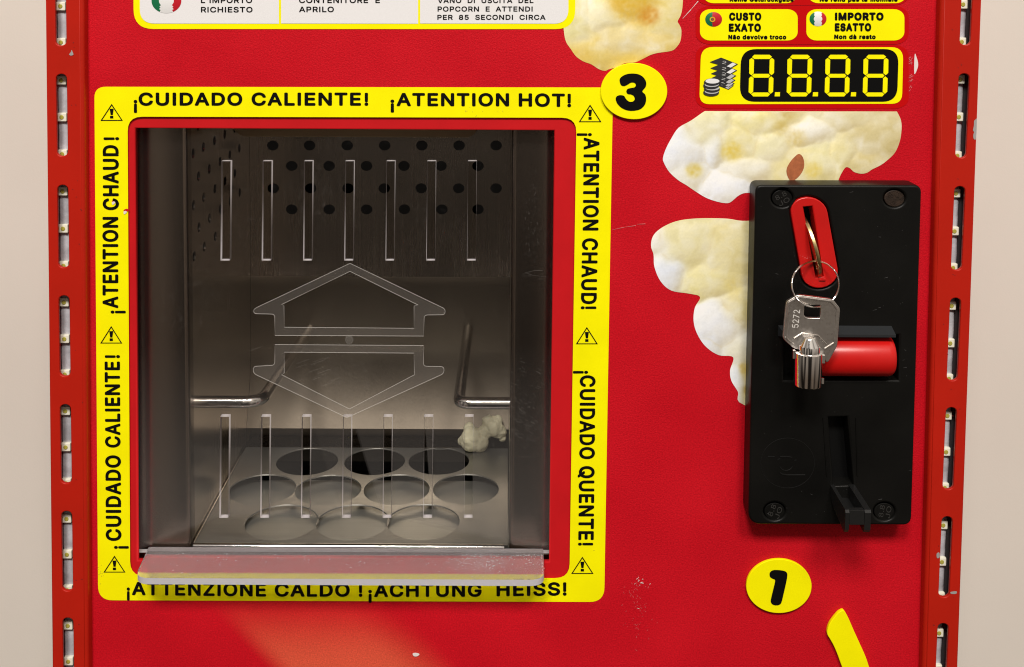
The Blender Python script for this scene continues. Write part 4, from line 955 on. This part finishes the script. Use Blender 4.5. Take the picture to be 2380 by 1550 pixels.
bm = bmesh.new(); bm.from_mesh(me); bmesh.ops.recalc_face_normals(bm, faces=bm.faces[:]); bm.to_mesh(me); bm.free()
tk = link('token', me, m_brass, None, 40, {'label': 'brass token seen edge on, wedged in the red coin slot', 'category': 'token'})
# split ring through the token and the key
hc = cen + ax1 * hole_c[0] + dep * hole_c[1]
cpx, cpy, rx, ry = 1895.6, 661, 55, 53.5
def ring_y(a):           # a measured clockwise on screen from the top; returns depth
    keys = [(0, hc.y), (60, -118), (110, -112), (145, -118), (165, -126), (178, YK + 5), (190, YK - 7), (215, YK - 13), (250, -140), (300, -126), (360, hc.y)]
    for (a0_, y0_), (a1_, y1_) in zip(keys, keys[1:]):
        if a0_ <= a <= a1_:
            t = (a - a0_) / (a1_ - a0_); t = t * t * (3 - 2 * t); return y0_ + (y1_ - y0_) * t
pts = [U(cpx + rx * math.sin(math.radians(a)), cpy - ry * math.cos(math.radians(a)), ring_y(a)) for a in range(0, 360, 5)]
bm = bmesh.new(); tube(bm, pts, 1.5, 8, closed=True); tube(bm, [Vector(p) + Vector((0, 2.7, .5)) for p in pts], 1.5, 8, closed=True)
link('key_ring', bm_mesh(bm), m_chrome, None, 60, {'label': 'thin silver split ring joining the brass token and the tubular key', 'category': 'key ring'})

# ------------------------------------------------------------------ one popped kernel on the chamber floor
from mathutils import noise
lumps = []
KC = U(1121, 990, 600)
rk = random.Random(11)
for du, dv, dy, r in ((-26, 10, -6, 34), (-6, 17, -8, 27), (-47, 20, 4, 15), (27, -16, 8, 30), (42, -4, 8, 21), (14, -29, 10, 18), (50, 14, 10, 12), (-32, -10, 8, 17), (38, -30, 14, 15), (8, -6, 0, 22)):
    lumps.append((Vector((KC.x + du * 1.18, KC.y + dy, KC.z - dv * 1.1)), r * 1.02))
mb = bpy.data.metaballs.new('kernel'); mb.resolution = .0016; mb.threshold = .35
bm = bmesh.new()
for c, r in lumps:
    g = bmesh.ops.create_icosphere(bm, subdivisions=3, radius=1.0)
    for v in g['verts']:
        n_ = v.co.normalized(); k = 1 + .16 * noise.noise(n_ * 2.2 + c * .05); v.co = W(c + n_ * r * k)
me = bpy.data.meshes.new('kernel'); bm.to_mesh(me); bm.free(); bpy.data.metaballs.remove(mb)
tmp = bpy.data.objects.new('kernel', me); COL.objects.link(tmp)
md = tmp.modifiers.new('r', 'REMESH'); md.mode = 'VOXEL'; md.voxel_size = .00035
ms = tmp.modifiers.new('s', 'SMOOTH'); ms.iterations = 4
dg = bpy.context.evaluated_depsgraph_get(); me2 = bpy.data.meshes.new_from_object(tmp.evaluated_get(dg)); bpy.data.objects.remove(tmp)
for v in me2.vertices:
    q = v.co * 900; v.co += v.normal * (.00075 * noise.fractal(v.co * 170, 1, 2, 2) + .00012 * noise.noise(q))
zmin = min(v.co.z for v in me2.vertices); lift = zf * S + Z0 - zmin
for v in me2.vertices: v.co.z += lift
m_pop = mat('popped_corn', (.56, .53, .38, 1), .65, spec=.3, bump=(900, .3, .0006), var=(140, .10))
m_pop.node_tree.nodes['Principled BSDF'].inputs['Subsurface Weight'].default_value = .15
m_pop.node_tree.nodes['Principled BSDF'].inputs['Subsurface Radius'].default_value = (.002, .0015, .001)
for p in me2.polygons: p.use_smooth = True
link('popcorn_piece', me2, m_pop, None, None, {'label': 'single piece of cream popcorn lying on the steel floor behind the flap', 'category': 'popcorn'})
